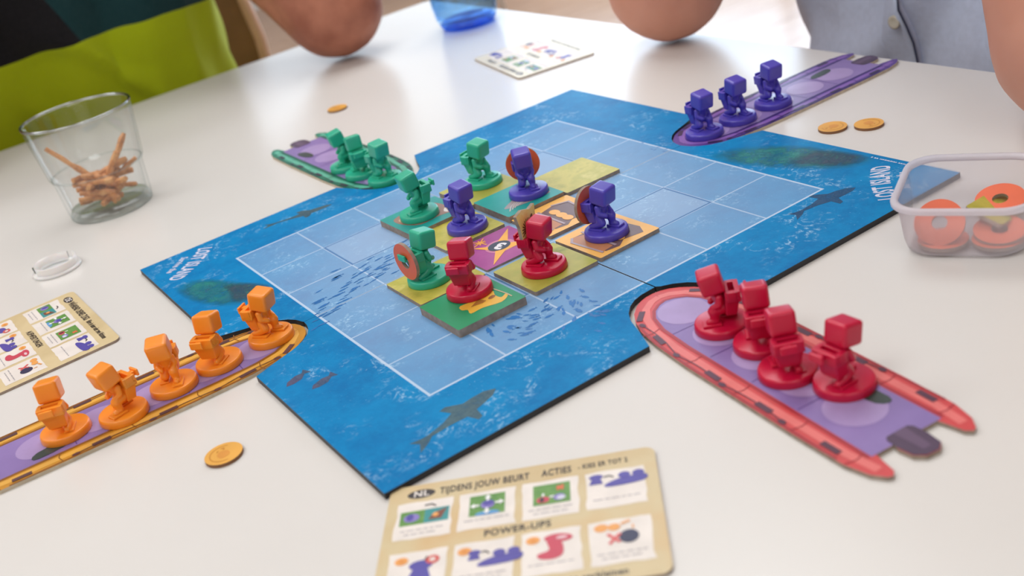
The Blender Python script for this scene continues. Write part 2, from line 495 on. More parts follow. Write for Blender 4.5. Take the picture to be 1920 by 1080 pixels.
# ================================================================== THE GAME BOARD
bd = thing('game_board', 'square blue game board with an ocean print and pale grid of squares', 'game board', (0, 0, TAB))
TOP = -TAB                       # top face in the board's own frame
B = 4.18
NW = [(0.0, .76), (.35, .62), (.6, .53), (.75, .44), (.87, .32), (.94, .2), (.975, .07)]
notch_c = {'+x': .03, '-x': -.05, '+y': .01, '-y': -.15}
def notch_side(side, s):
    """points of one half of a notch, from the board's edge inwards (d = depth, w = half-width on side s of its centre)"""
    c = notch_c[side]
    out = []
    for d, w in NW:
        v = c + s * w
        if s * v < 0.02: v = 0.02 * s
        out.append((B - d, v))
    return out
gap = 0.009
for qx in (1, -1):
    for qy in (1, -1):
        gx_ = .009 if qy < 0 else .003; gy_ = .003
        pts = [(qx * gx_, qy * gy_)]
        nx = notch_side('+x' if qx > 0 else '-x', qy)     # (depth coordinate, lateral)
        pts.append((qx * (B - .985), qy * gy_))
        for a, v in reversed(nx): pts.append((qx * a, v))
        pts.append((qx * B, qy * B))
        ny = notch_side('+y' if qy > 0 else '-y', qx)
        for a, v in ny: pts.append((v, qy * a))
        pts.append((qx * gx_, qy * (B - .985)))
        mb = MB(); mb.prism(pts, 0.0, TOP, M_SEA, M_BOARDSIDE)
        mb.build('board_panel', bd)
e = 0.0015
M_LOGO = pbr('pale_lettering', (214, 216, 236), 0.4, 0.03, 90)
for nm, (cx, cy), ang in (('a', (3.50, -3.53), PI / 4), ('b', (-3.53, 3.54), PI / 4 + PI)):
    mb = MB(); ux, uy = -math.sin(ang), math.cos(ang)
    text_polys(mb, 'LOST ISLAND', cx, cy, .33, ang, TOP + e, M_LOGO, bold=.03, sx=.50, arch=.18)
    text_polys(mb, 'Survive the', cx - ux * .26, cy - uy * .26, .17, ang, TOP + e, M_LOGO, bold=.03, sx=.62, arch=.12)
    mb.build('printed_lettering', bd)
mb = MB(); rr = random.Random(5); yy = -2.86
while yy > -3.62:
    l = rr.uniform(.012, .03); mb.poly([(4.075, yy), (4.075, yy - l), (4.075 + rr.choice((.02, .028)), yy - l), (4.105, yy)], TOP + e, M_LOGO); yy -= l + rr.choice((.008, .008, .03))
mb.build('printed_small_print', bd)
# creatures and wrecks
M_SHARK = soft_print('shark_print', (66, 98, 108), (74, 108, 116), .85, 3, .5)
M_SHARK2 = soft_print('dark_shark_print', (12, 70, 112), (14, 76, 118), .8, 3, .5)
M_WRECK = soft_print('wreck_print', (0, 112, 132), (34, 142, 130), .9, 2.6, .25, (58, 92, 110))
M_WRECKD = soft_print('wreck_timber_print', (50, 78, 104), (64, 80, 100), .75, 4, .3, (50, 140, 116))
M_FISHG = soft_print('grey_fish_print', (70, 92, 120), (88, 84, 116), .9, 5, .4)
shark = [(0, .03), (.12, .10), (.3, .13), (.45, .14), (.52, .32), (.60, .34), (.62, .15), (.85, .08), (1.12, .035), (1.22, .10), (1.42, .17), (1.30, .02), (1.36, -.12), (1.22, -.05), (1.12, -.03), (.85, -.05), (.66, -.11), (.70, -.3), (.6, -.3), (.44, -.13), (.3, -.12), (.12, -.08)]
def place_poly(pts, ox, oy, ang, s=1.0, flip=1):
    ca, sa = math.cos(ang), math.sin(ang)
    return [(ox + s * (p[0] * ca - flip * p[1] * sa), oy + s * (p[0] * sa + flip * p[1] * ca)) for p in pts]
def shark_at(head, tail, s_w, mat, bend=.0):
    d = Vector((tail[0] - head[0], tail[1] - head[1])); s = d.length / 1.4; a = math.atan2(d.y, d.x)
    p = place_poly([(x, y * s_w + bend * math.sin(x / 1.4 * PI)) for x, y in shark], head[0], head[1], a, s)
    mb = MB(); mb.poly(p, TOP + e, mat); return full_fade(mb.build('printed_shark', bd))
shark_at((-2.46, -3.47), (-3.62, -3.74), .95, M_SHARK, -.0)
shark_at((3.24, -3.32), (2.18, -3.24), 1.0, M_SHARK2, -.05)
shark_at((-1.12, 3.55), (-2.25, 3.8), .7, M_SHARK, .03)
def blob(pts, n=3):
    out = []
    for i in range(len(pts)):
        p0, p1, p2, p3 = [Vector(pts[(i + k - 1) % len(pts)]) for k in range(4)]
        for j in range(n):
            t = j / n
            q = 0.5 * ((2 * p1) + (-p0 + p2) * t + (2 * p0 - 5 * p1 + 4 * p2 - p3) * t * t + (-p0 + 3 * p1 - 3 * p2 + p3) * t ** 3)
            out.append((q.x, q.y))
    return out
soft_shape('printed_shipwreck', blob([(-4.02, 2.95), (-3.66, 2.85), (-3.32, 2.2), (-3.05, 1.45), (-3.4, 1.3), (-3.72, 1.45), (-3.98, 2.0), (-4.06, 2.5)]), TOP + e, M_WRECK, bd, .6)
soft_shape('printed_shipwreck', blob([(-3.5, 2.25), (-3.2, 1.95), (-3.03, 1.45), (-3.4, 1.33), (-3.62, 1.5), (-3.55, 1.9)]), TOP + 2 * e, M_WRECKD, bd, .6)
soft_shape('printed_shipwreck', blob([(3.05, -.75), (3.45, -.78), (3.95, -1.55), (4.1, -2.3), (4.08, -2.95), (3.7, -2.9), (3.4, -2.4), (3.1, -1.6)]), TOP + e, M_WRECK, bd, .6)
soft_shape('printed_shipwreck', blob([(3.42, -1.95), (3.9, -1.9), (4.08, -2.4), (4.07, -2.85), (3.72, -2.8), (3.5, -2.3)]), TOP + 2 * e, M_WRECKD, bd, .6)
for cx, cy, a in ((-3.87, -1.32, .9), (-3.68, -1.66, .8)):
    mb = MB(); mb.poly(place_poly([(-.17, 0), (-.1, .06), (.04, .07), (.12, .03), (.19, .08), (.18, -.07), (.12, -.02), (.02, -.07), (-.1, -.05)], cx, cy, a - .5), TOP + e, M_FISHG)
    full_fade(mb.build('printed_grey_fish', bd))
M_FISH = pbr('blue_fish_print', (18, 110, 180), .4, .1, 60)
fish = [(-.5, 0), (-.2, .16), (.15, .15), (.33, .04), (.5, .17), (.46, 0), (.5, -.15), (.33, -.03), (.1, -.15), (-.25, -.13)]
rf = random.Random(11); mb = MB()
for k in range(95):
    t = rf.random(); x0 = -2.75 + t * 1.35; y0 = .38 + t * .52 + rf.gauss(0, .13) * (1.1 - .6 * t)
    px, py = at(590 + t * 190, 575 - t * 110 + rf.gauss(0, 17) * (1.15 - .6 * t), 0)
    s = rf.uniform(.10, .19) * (1.05 - .35 * t)
    mb.poly(place_poly([(a, b_ * .75) for a, b_ in fish], px, py, .05 + rf.uniform(-.2, .2), s), TOP + e, M_FISH)
tag(mb.build('printed_fish_school', bd), kind='stuff')
mb = MB()
for k in range(75):
    t = rf.random(); u = 905 + t * 230; v = 600 - 18 * t + rf.gauss(0, 17) + 14 * math.sin(t * 7)
    px, py = at(u, v, 0)
    if px > -.98 or py < -2.4 or True:
        mb.poly(place_poly([(a, b_ * 1.1) for a, b_ in fish], px, py, (t - .5) * 4.4 + rf.uniform(-.4, .4), rf.uniform(.07, .15)), TOP + e, M_FISH)
tag(mb.build('printed_fish_school', bd), kind='stuff')
mb = MB()
for u, v in ((1222, 280), (1228, 281), (1245, 284), (1250, 279), (1205, 268), (1234, 276)):
    px, py = at(u, v, 0); mb.poly(place_poly(fish, px, py, rf.uniform(0, 6), .07), TOP + e, M_FISH)
tag(mb.build('printed_fish_school', bd), kind='stuff')

# ================================================================== ISLAND TILES
M_OLIVE = mottled('olive_grass_print', [(160, 158, 52), (200, 188, 80), (180, 174, 64), (212, 200, 110)], 42, .42)
M_OLIVE2 = mottled('olive_grass_print_b', [(128, 140, 46), (186, 180, 78), (172, 168, 70), (160, 168, 62)], 42, .42, 3.0)
M_TEAL = mottled('teal_print', [(20, 150, 146), (34, 160, 150)], 50, .42, 1.0)
M_GREEN = mottled('green_print', [(8, 138, 84), (20, 146, 98)], 40, .42, 1.0)
M_SAND = mottled('sand_yellow_print', [(238, 178, 84), (246, 190, 98)], 60, .42, 2.0)
M_MAGENTA = mottled('magenta_print', [(160, 66, 140), (176, 80, 150)], 50, .42, 2.0)
def tile(label, cx, cy, th, mt, rz=0.0, s=.968, z=0.0, side=None):
    t = thing('island_tile', label, 'tile', (cx, cy, z), rz, 'island tiles on the game board')
    h = s / 2; mb = MB(); mb.prism(rrect(-h, -h, h, h, .02, 2), 0, th, mt, side or M_CARDSIDE)
    mb.build('tile_body', t)
    return t, th
D = math.radians
tile('thin olive grass tile lying bare at the back of the tile group', 1.575, .53, .055, M_OLIVE, D(-.5))
tile('olive grass tile under the lone green pawn at the back left', .50, 1.50, .075, M_OLIVE2, D(.4))
tile('thin olive grass tile under the plain purple pawn', -.52, .50, .05, M_OLIVE, D(.3))
tile('thin olive grass tile under the green pawn that carries a ring', -1.55, -.62, .05, M_OLIVE, D(-.2))
tile('thin olive grass tile under the red pawn with a golden plaque', -.50, -1.64, .055, M_OLIVE2, D(.5))
# teal tile with a stranded sea creature, thick
t, h = tile('thick teal tile with grey swirls under the purple pawn with a ring', .55, .53, .10, M_TEAL)
mb = MB(); G1, G2 = ink((164, 150, 148)), ink((196, 188, 184))
mb.poly(blob([(-.35, -.16), (-.28, -.24), (-.05, -.3), (.15, -.32), (.36, -.3), (.38, -.2), (.3, .1), (.05, .15), (-.1, .0)]), h + e, G1)
for k in range(7):
    a = -.36 + k * .055
    for q in stroke([(a, -.33 + k * .02), (a + .1, -.2), (a + .22, -.12)], .02): mb.poly(q, h + 2 * e, G2)
mb.build('printed_art', t)
t, h = tile('thick teal tile with a brown shipwreck picture under the green pawn at left', -.60, 1.38, .10, M_TEAL, D(.5))
mb = MB()
mb.poly(blob([(-.38, .22), (-.36, -.05), (-.2, -.3), (.1, -.28), (.34, -.3), (.38, .05), (.3, .3), (0, .36), (-.25, .32)]), h + e, ink((160, 120, 104)))
mb.poly(blob([(-.34, .12), (-.3, -.12), (-.16, -.26), (-.1, -.2), (-.2, 0), (-.26, .2)]), h + 2 * e, ink((214, 178, 140)))
for a in (-.28, -.2, -.12):
    for q in stroke([(a, .1 + a), (a + .12, -.05 + a * .6)], .025): mb.poly(q, h + 3 * e, ink((170, 110, 60)))
mb.poly(blob([(.28, -.28), (.33, -.1), (.25, -.2)]), h + 2 * e, ink((230, 220, 216)))
mb.build('printed_art', t)
# green tile with a yellow flag, the thickest
t, h = tile('thick dark green tile with a yellow flag picture at the front', -1.64, -1.72, .105, M_GREEN, D(.0), .965)
mb = MB()
def tl(u, v, c=(-1.64, -1.72), z=.105):
    p = at(u, v, z + e); return p[0] - c[0], p[1] - c[1]
flag = [tl(*p) for p in [(863, 574), (866, 582), (877, 581), (883, 588), (905, 577), (940, 566), (952, 554), (949, 549), (940, 557), (928, 553), (923, 545), (900, 560)]]
mb.poly(blob(flag, 3), h + e, ink((232, 180, 62)))
mb.poly(ell(*tl(922, 557), .055, .035, 20, .3), h + 2 * e, ink((150, 96, 44)))
for k in range(7):
    a, b_ = tl(884 + k * 3.2, 576 - k * 1.2), tl(898 + k * 2.2, 561 + k * .4)
    for q in stroke([a, b_], .014): mb.poly(q, h + 2 * e, ink((170, 112, 46)))
for q in stroke([tl(920, 540), tl(950, 550), tl(960, 555)], .018): mb.poly(q, h + 2 * e, ink((200, 176, 140)))
mb.build('printed_art', t)
# sand tiles with treasure chests
def chest(mb, h, s=1.0):
    P1_, P2_, P3_, P4_ = ink((110, 84, 84)), ink((172, 152, 158)), ink((186, 124, 80)), ink((240, 176, 84))
    f = lambda pts: [(s * p[0], s * p[1]) for p in pts]
    mb.poly(f([(-.30, -.30), (-.16, -.36), (.36, -.30), (.40, -.12), (.30, .02), (.36, .28), (.2, .36), (-.1, .33), (-.26, .36), (-.34, .12), (-.28, -.1)]), h + e, P1_)
    mb.poly(f([(-.30, -.28), (-.2, -.36), (.34, -.33), (.32, -.16), (-.24, -.14)]), h + 2 * e, P3_)
    for a in ([(-.3, -.3), (-.2, -.38), (.36, -.34)], [(-.34, -.12), (-.2, -.13), (.34, -.13)], [(-.36, .12), (-.26, .36), (-.08, .34)]):
        for q in stroke(f(a), .035 * s): mb.poly(q, h + 3 * e, P2_)
    for x in (-.12, .05, .2): mb.poly(ell(s * x, s * .02, .1 * s, .07 * s, 16), h + 3 * e, P4_)
t, h = tile('thin sand yellow tile with a chest picture, bare beside the golden plaque', .56, -.46, .05, M_SAND, D(-.3))
mb = MB(); chest(mb, h); a = t.rotation_euler; o = mb.build('printed_art', t); o.rotation_euler = (0, 0, -PI / 2)
t, h = tile('thin sand yellow tile with a chest under the front purple pawn with a ring', .525, -1.60, .055, M_SAND, D(1.2), .98)
mb = MB(); chest(mb, h, 1.08); o = mb.build('printed_art', t); o.rotation_euler = (0, 0, -PI / 2)
# magenta tile: a burst and a round number
t, h = tile('thin magenta tile with an orange burst and the number 3', -.50, -.52, .03, M_MAGENTA, D(-.4), .96)
c3 = (-.50, -.52)
def t3(u, v): p = at(u, v, .03 + e); return p[0] - c3[0], p[1] - c3[1]
mb = MB(); cx, cy = t3(938, 461)
mb.poly(ell(cx, cy, .21, .21, 28), h + e, pbr('glow_pink_print', (206, 128, 160), .42, .06, 120))
st = [t3(882, 467), t3(926, 462), t3(952, 428), t3(952, 455), t3(990, 450), t3(948, 469), t3(926, 497), t3(929, 470)]
mb.poly(st, h + 2 * e, ink((244, 178, 70)))
mb.poly(ell(*t3(936, 461), .16, .145, 28), h + 3 * e, ink((54, 62, 82)))
sp = t3(900, 456)
for k in range(9):
    a = k * .7; r = .05 + .035 * (k % 2)
    for q in stroke([(sp[0], sp[1]), (sp[0] + 1.6 * r * math.cos(a), sp[1] + 1.6 * r * math.sin(a))], .022): mb.poly(q, h + 2 * e, ink((240, 170, 76)))
text_polys(mb, '3', *t3(938, 461), .25, PI / 2 + .45, h + 4 * e, ink((238, 236, 240)), bold=.05, sx=1.1)
mb.build('printed_art', t)

# ================================================================== BOATS
def hull_half():
    return [(0, 0), (.012, .10), (.05, .20), (.12, .30), (.25, .42), (.42, .51), (.65, .585), (1.0, .63), (1.6, .655), (3.3, .655), (3.9, .64), (4.15, .58), (4.27, .50),
            (4.29, .45), (4.24, .40), (4.1, .375), (3.98, .35)]
HH = hull_half()
motor = [(3.98, .15), (4.05, .17), (4.22, .15), (4.29, .07), (4.28, -.07), (4.20, -.15), (4.05, -.17), (3.98, -.15)]
outline = HH + motor + [(x, -y) for x, y in reversed(HH[1:])]
def boat(color, bow, stern, label, M_tube, M_hi, M_dark, pad, side):
    dx, dy = stern[0] - bow[0], stern[1] - bow[1]; a = math.atan2(dy, dx)
    t = thing('boat_card', label, 'game piece', (bow[0], bow[1], TAB), a, 'boat cards around the board')
    th = .045; mb = MB(); mb.prism(outline, 0, th, M_tube, side); mb.build('hull', t)
    deckm = mottled('lilac_deck_' + color, [(134, 112, 172), (146, 124, 184)], 30, .36, 1)
    seatm = ink((170, 148, 198), .36)
    mb = MB()
    dk = [(.27, 0), (.30, .10), (.38, .21), (.52, .30), (.8, .37), (1.3, .395), (3.98, .40), (3.98, .15)]
    mb.poly(dk[:-1] + [(x, -y) for x, y in reversed(dk[:-1])], th + e, deckm)
    for k in range(5): mb.poly(ell(.62 + k * .68, 0, .30, .29, 40), th + 2 * e, seatm)
    for k in range(1, 5):
        for q in stroke([(.62 + k * .68 - .34, -.38), (.62 + k * .68 - .34, .38)], .012): mb.poly(q, th + 2 * e, ink((96, 70, 140), .36))
    mb.build('printed_deck', t)
    mb = MB()
    cl = [(.13, 0), (.16, .12), (.27, .27), (.45, .38), (.75, .47), (1.2, .515), (2.5, .53), (3.8, .52), (4.15, .48)]
    for s in (1, -1):
        for q in stroke([(x, s * y) for x, y in cl], .09): mb.poly(q, th + e, M_hi)
        inner = [(.25, 0), (.29, .12), (.37, .23), (.52, .325), (.8, .395), (1.3, .42), (3.97, .425)]
        for q in stroke([(x, s * y) for x, y in inner], .035): mb.poly(q, th + 2 * e, M_dark)
        outer = [(.5, .525), (.9, .60), (1.6, .635), (3.8, .63)]
        for q in stroke([(x, s * y) for x, y in outer], .03): mb.poly(q, th + 2 * e, M_dark)
        for x in (.75, 1.55, 2.35, 3.2, 3.9):
            y = .5
            for q in stroke([(x, s * .41), (x + .03, s * .52), (x, s * .635)], .012): mb.poly(q, th + 3 * e, M_dark)
    mb.build('printed_tube', t)
    mb = MB(); dm = ink(pad, .36)
    for s in (1, -1):
        for x, y, an in ((.36, .40, .75), (.95, .545, .12), (1.95, .575, .02), (2.75, .575, 0), (3.65, .56, -.02)):
            mb.poly(place_poly([(-.11, -.034), (.11, -.034), (.11, .034), (-.11, .034)], x, s * y, s * an), th + 4 * e, dm)
        for i, (x, y) in enumerate(((.55, .50), (1.35, .60), (2.15, .61), (3.05, .605))):
            mb.poly(ell(x, s * y, .05, .03, 12), th + 4 * e, dm)
        for x0_, y0_, x1_, y1_ in ((.55, .50, 1.35, .60), (1.35, .60, 2.15, .61), (2.15, .61, 3.05, .605)):
            for q in stroke([(x0_ + (x1_ - x0_) * i / 6, s * (y0_ + (y1_ - y0_) * i / 6 - .035 * math.sin(PI * i / 6))) for i in range(7)], .012): mb.poly(q, th + 4 * e, dm)
    tag(mb.build('printed_fittings', t), kind='stuff')
    mb = MB()
    mb.poly(blob([(3.02, .2), (3.12, .3), (3.42, .33), (3.5, .27), (3.42, .17), (3.15, .14)], 2), th + 4 * e, ink((54, 70, 66), .36))
    mb.build('printed_flippers', t)
    mb = MB(); mb.poly([(3.86, .12), (3.9, .155), (4.05, .165), (4.22, .145), (4.285, .065), (4.275, -.065), (4.20, -.145), (4.05, -.165), (3.9, -.155), (3.86, -.12)], th + 4 * e, ink((78, 58, 84), .36))
    mb.poly([(3.86, .09), (4.2, .06), (4.2, -.03), (3.86, -.05)], th + 5 * e, ink((100, 78, 106), .36))
    mb.build('printed_motor', t)
    return t
red = boat('red', (-.09, -3.25), (-.56, -7.56), 'red inflatable boat card with four red pawns at lower right', ink((208, 70, 72), .36), ink((228, 116, 112), .36), ink((168, 40, 52), .36), (84, 44, 66), M_CARDSIDE)
ora = boat('gold', (-3.24, -.08), (-7.5, .10), 'mustard yellow boat card with five orange pawns, cut by the left edge', ink((204, 142, 38), .36), ink((230, 174, 74), .36), ink((146, 92, 30), .36), (92, 60, 62), M_CARDLIGHT)
pur = boat('purple', (3.23, .07), (7.52, .02), 'purple boat card with three purple pawns at upper right', ink((92, 62, 146), .36), ink((134, 96, 178), .36), ink((62, 44, 116), .36), (56, 40, 84), M_CARDLIGHT)
grn = boat('green', (-.04, 3.28), (-.06, 7.5), 'dark green boat card with three green pawns at upper left', ink((38, 134, 108), .36), ink((96, 184, 158), .36), ink((20, 90, 78), .36), (52, 54, 72), M_CARDLIGHT)

# ================================================================== PAWNS
def remesh(name, parts, voxel, smooth=2, disp=None):
    """capsule chains (points+radii in squares) fused into one continuous closed surface; returns mesh in metres"""
    bm = bmesh.new()
    for chain in parts:
        for (p0, r0_), (p1, r1_) in zip(chain[:-1], chain[1:]):
            p0, p1 = Vector(p0), Vector(p1); d = p1 - p0; L = d.length
            n = max(2, int(L / (min(r0_, r1_) * .5)) + 1)
            seg = 14; q = d.to_track_quat('Z', 'Y').to_matrix() if L > 1e-6 else Matrix.Identity(3)
            rings = []
            def ring(c, r): return [bm.verts.new((c + q @ Vector((r * math.cos(2 * PI * k / seg), r * math.sin(2 * PI * k / seg), 0))) * U) for k in range(seg)]
            prof = [(-r0_ * math.cos(a), r0_ * math.sin(a)) for a in (.35, .8, 1.2)] + [(0, r0_), (L, r1_)] + [(L + r1_ * math.sin(a), r1_ * math.cos(a)) for a in (.4, .8, 1.25)]
            dn = d.normalized() if L > 1e-6 else Vector((0, 0, 1))
            rings = [ring(p0 + dn * z, r) for z, r in prof]
            for a, b_ in zip(rings[:-1], rings[1:]):
                for k in range(seg): bm.faces.new((a[k], a[(k + 1) % seg], b_[(k + 1) % seg], b_[k]))
            bm.faces.new(rings[0][::-1]); bm.faces.new(rings[-1])
    me = bpy.data.meshes.new(name); bm.to_mesh(me); bm.free()
    o = bpy.data.objects.new(name, me); COL.objects.link(o)
    md = o.modifiers.new('r', 'REMESH'); md.mode = 'VOXEL'; md.voxel_size = voxel * U; md.use_smooth_shade = True
    if smooth:
        sm = o.modifiers.new('s', 'SMOOTH'); sm.factor = .5; sm.iterations = smooth
    bpy.context.view_layer.update()
    out = bpy.data.meshes.new_from_object(o.evaluated_get(bpy.context.evaluated_depsgraph_get()))
    bpy.data.objects.remove(o); bpy.data.meshes.remove(me)
    out.name = name
    if disp:
        cs = [v.co.copy() for v in out.vertices]; ns = [v.normal.copy() for v in out.vertices]
        out.vertices.foreach_set('co', [q for c_, n_ in zip(cs, ns) for q in (c_ + disp(c_ / U, n_) * U)]); out.update()
    for p in out.polygons: p.use_smooth = True
    return out

M_DUMMY = M_PAWN['orange']
hd = math.radians(11)
RX = Matrix.Rotation(hd, 3, 'Y')
def pawn_meshes():
    z0 = .095
    mb = MB(); mb.lathe([(0, 0), (.290, 0), (.296, .012), (.290, .07), (.282, .090), (.270, .095), (0, .095)], M_DUMMY, 56)
    base = mb.mesh('base', weld=True)
    mb = MB(); mb.box((.10, .085, .108), (.20, .13, .03), M_DUMMY); mb.box((-.07, -.09, .105), (.22, .11, .025), M_DUMMY)
    plat = mb.mesh('step', bevel=.008)
    body = remesh('body', [
        [((-.045, 0, .268), .074), ((-.03, 0, .34), .080), ((.0, 0, .41), .072), ((.035, 0, .46), .062)],
        [((-.04, .05, .26), .060), ((.070, .07, .248), .060), ((.060, .075, .165), .046), ((.060, .075, .135), .048), ((.125, .08, .130), .038)],
        [((-.045, -.05, .26), .062), ((.0, -.065, .185), .058), ((-.09, -.08, .145), .046), ((-.16, -.08, .13), .038)],
        [((-.005, .085, .405), .042), ((.005, .11, .335), .036), ((.07, .085, .295), .034)],
        [((-.005, -.085, .405), .042), ((.015, -.11, .335), .036), ((.08, -.06, .30), .034)],
        [((-.005, .085, .405), .045), ((-.005, -.085, .405), .045)]], .0105, 2)
    mb = MB(); s = .255
    mb.box((.05, 0, .575), (s, s * 1.04, s * .95), M_DUMMY, RX)
    head = mb.mesh('head', bevel=.046, bseg=5, smooth_all=False)
    for p in head.polygons: p.use_smooth = True
    # backpack: an open trough (slot for tokens) over a tapered sack
    mb = MB()
    def taper(c, top, bot, z0, z1):
        (tx, ty), (bx, by) = top, bot
        vs = [(c[0] - bx / 2, -by / 2, z0), (c[0] + bx / 2, -by / 2, z0), (c[0] + bx / 2, by / 2, z0), (c[0] - bx / 2, by / 2, z0),
              (c[1] - tx / 2, -ty / 2, z1), (c[1] + tx / 2, -ty / 2, z1), (c[1] + tx / 2, ty / 2, z1), (c[1] - tx / 2, ty / 2, z1)]
        mb.add(vs, [[3, 2, 1, 0], [4, 5, 6, 7], [0, 1, 5, 4], [1, 2, 6, 5], [2, 3, 7, 6], [3, 0, 4, 7]], M_DUMMY)
    taper((-.115, -.14), (.15, .27), (.12, .21), .185, .37)
    pack = mb.mesh('backpack', bevel=.014)
    mb = MB()
    mb.box((-.205, 0, .415), (.055, .29, .12), M_DUMMY); mb.box((-.093, 0, .415), (.05, .29, .12), M_DUMMY)
    mb.box((-.145, .125, .415), (.10, .055, .12), M_DUMMY); mb.box((-.145, -.125, .415), (.10, .055, .12), M_DUMMY)
    mb.box((-.147, 0, .375), (.155, .30, .05), M_DUMMY)
    flap = mb.mesh('trough', bevel=.008)
    mb = MB()
    mb.box((-.250, .02, .435), (.08, .07, .06), M_DUMMY); mb.box((-.300, .02, .445), (.03, .16, .085), M_DUMMY)
    hook = mb.mesh('hook', bevel=.010)
    return [('base', base), ('step', plat), ('body', body), ('head', head), ('backpack', pack), ('trough', flap), ('hook', hook)]
PM = {}
base_set = pawn_meshes()
for col, mt in M_PAWN.items():
    PM[col] = []
    for n, me in base_set:
        c = me.copy(); c.materials.clear(); c.materials.append(mt); PM[col].append((n, c))

def pawn(col, u, v, z, relang, label, sc=1.0):
    """pawn whose base is centred where the photograph shows it on the surface of height z"""
    x, y = at(u, v, z + .05)
    yaw = math.atan2(y - EYE.y, x - EYE.x) + math.radians(relang)
    t = thing('pawn', label, 'pawn', (x, y, z), yaw, 'square-headed adventurer pawns')
    parts = {}
    for n, me in PM[col]:
        if n in ('step', 'trough'): continue
        parts[n] = link(n, me, t)
    parts['step'] = link('step', dict(PM[col])['step'], parts['base'])
    parts['trough'] = link('trough', dict(PM[col])['trough'], parts['backpack'])
    return t
BT = TAB + .045
pawn('orange', 123, 806, BT, -20, 'orange pawn seen from behind, furthest left on the yellow boat')
pawn('orange', 232, 773, BT, 112, 'orange pawn facing left, second from the left on the yellow boat')
pawn('orange', 326, 720, BT, 165, 'orange pawn facing the viewer, in the middle of the yellow boat')
pawn('orange', 411, 677, BT, -35, 'orange pawn showing its backpack, second from the bow of the yellow boat')
pawn('orange', 508, 629, BT, -128, 'orange pawn facing right, at the bow of the yellow boat')
pawn('green', 650, 310, BT, 100, 'green pawn facing left, nearest the stern of the green boat')
pawn('green', 679, 323, BT, 8, 'green pawn seen from behind, between two others on the green boat')
pawn('green', 722, 334, BT, -150, 'green pawn facing the viewer, at the bow of the green boat')
pawn('green', 786, 399, .10, 108, 'green pawn facing left on the thick teal tile')
pawn('green', 906, 338, .075, -135, 'green pawn facing right on the olive tile at the back')
g_ring = pawn('green', 805, 518, .05, -62, 'green pawn with an orange ring on its back, on the left olive tile')
pawn('red', 880, 541, .105, -25, 'red pawn seen from behind, on the dark green tile')
r_flag = pawn('red', 1020, 497, .055, -122, 'red pawn with a golden plaque in its backpack')
pawn('purple', 876, 422, .05, -148, 'purple pawn without a ring, on the olive tile in the middle')
p_ring1 = pawn('purple', 991, 357, .10, -176, 'purple pawn facing the viewer before an orange ring, on the teal tile')
p_ring2 = pawn('purple', 1137, 432, .055, -130, 'purple pawn with an orange ring at its left, on the sand yellow tile')
pawn('purple', 1321, 247, BT, -145, 'purple pawn at the bow of the purple boat')
pawn('purple', 1383, 220, BT, -145, 'purple pawn in the middle of the three on the purple boat')
pawn('purple', 1449, 191, BT, -145, 'purple pawn nearest the stern on the purple boat')
pawn('red', 1353, 606, BT, 92, 'red pawn facing left, at the bow of the red boat')
pawn('red', 1428, 641, BT, 4, 'red pawn half hidden behind another, second on the red boat')
pawn('red', 1477, 693, BT, 10, 'red pawn seen from behind, third on the red boat')
pawn('red', 1583, 715, BT, -45, 'red pawn standing alone nearest the stern of the red boat')

# ================================================================== TOKENS
M_RING = pbr('orange_red_print', (232, 104, 62), .42, .04, 80)
M_COIN = pbr('coin_print', (232, 172, 76), .42, .06, 60)
def ring_parts(R=.25, r=.095, th=.045):
    mb = MB(); n = 56
    for z, up in ((th / 2, 1), (-th / 2, -1)):
        vs = [(R * math.cos(2 * PI * i / n), R * math.sin(2 * PI * i / n), z) for i in range(n)] + [(r * math.cos(2 * PI * i / n), r * math.sin(2 * PI * i / n), z) for i in range(n)]
        fs = [[i, (i + 1) % n, n + (i + 1) % n, n + i] for i in range(n)]
        if up < 0: fs = [f[::-1] for f in fs]
        mb.add(vs, fs, M_RING)
    mb.lathe([(R, -th / 2), (R, th / 2)], M_CARDSIDE, n); mb.lathe([(r, th / 2), (r, -th / 2)], M_CARDSIDE, n)
    return mb.mesh('ring_token')
RINGM = ring_parts()
RINGB = ring_parts(.27, .085)
def pawn_ring(t, label):
    m = Matrix.LocRotScale(t.location, t.rotation_euler, None)
    loc = m @ Vector((-.248 * U, .02 * U, .38 * U))
    o = link('ring_token', RINGM, None, loc, (0, PI / 2 + .0, t.rotation_euler.z))
    return tag(o, label, 'token', 'orange ring tokens')
pawn_ring(g_ring, 'orange ring token hanging on the green pawn with a visible hole')
pawn_ring(p_ring1, 'orange ring token behind the head of the purple pawn on the teal tile')
pawn_ring(p_ring2, 'orange ring token on the back of the purple pawn on the sand tile')
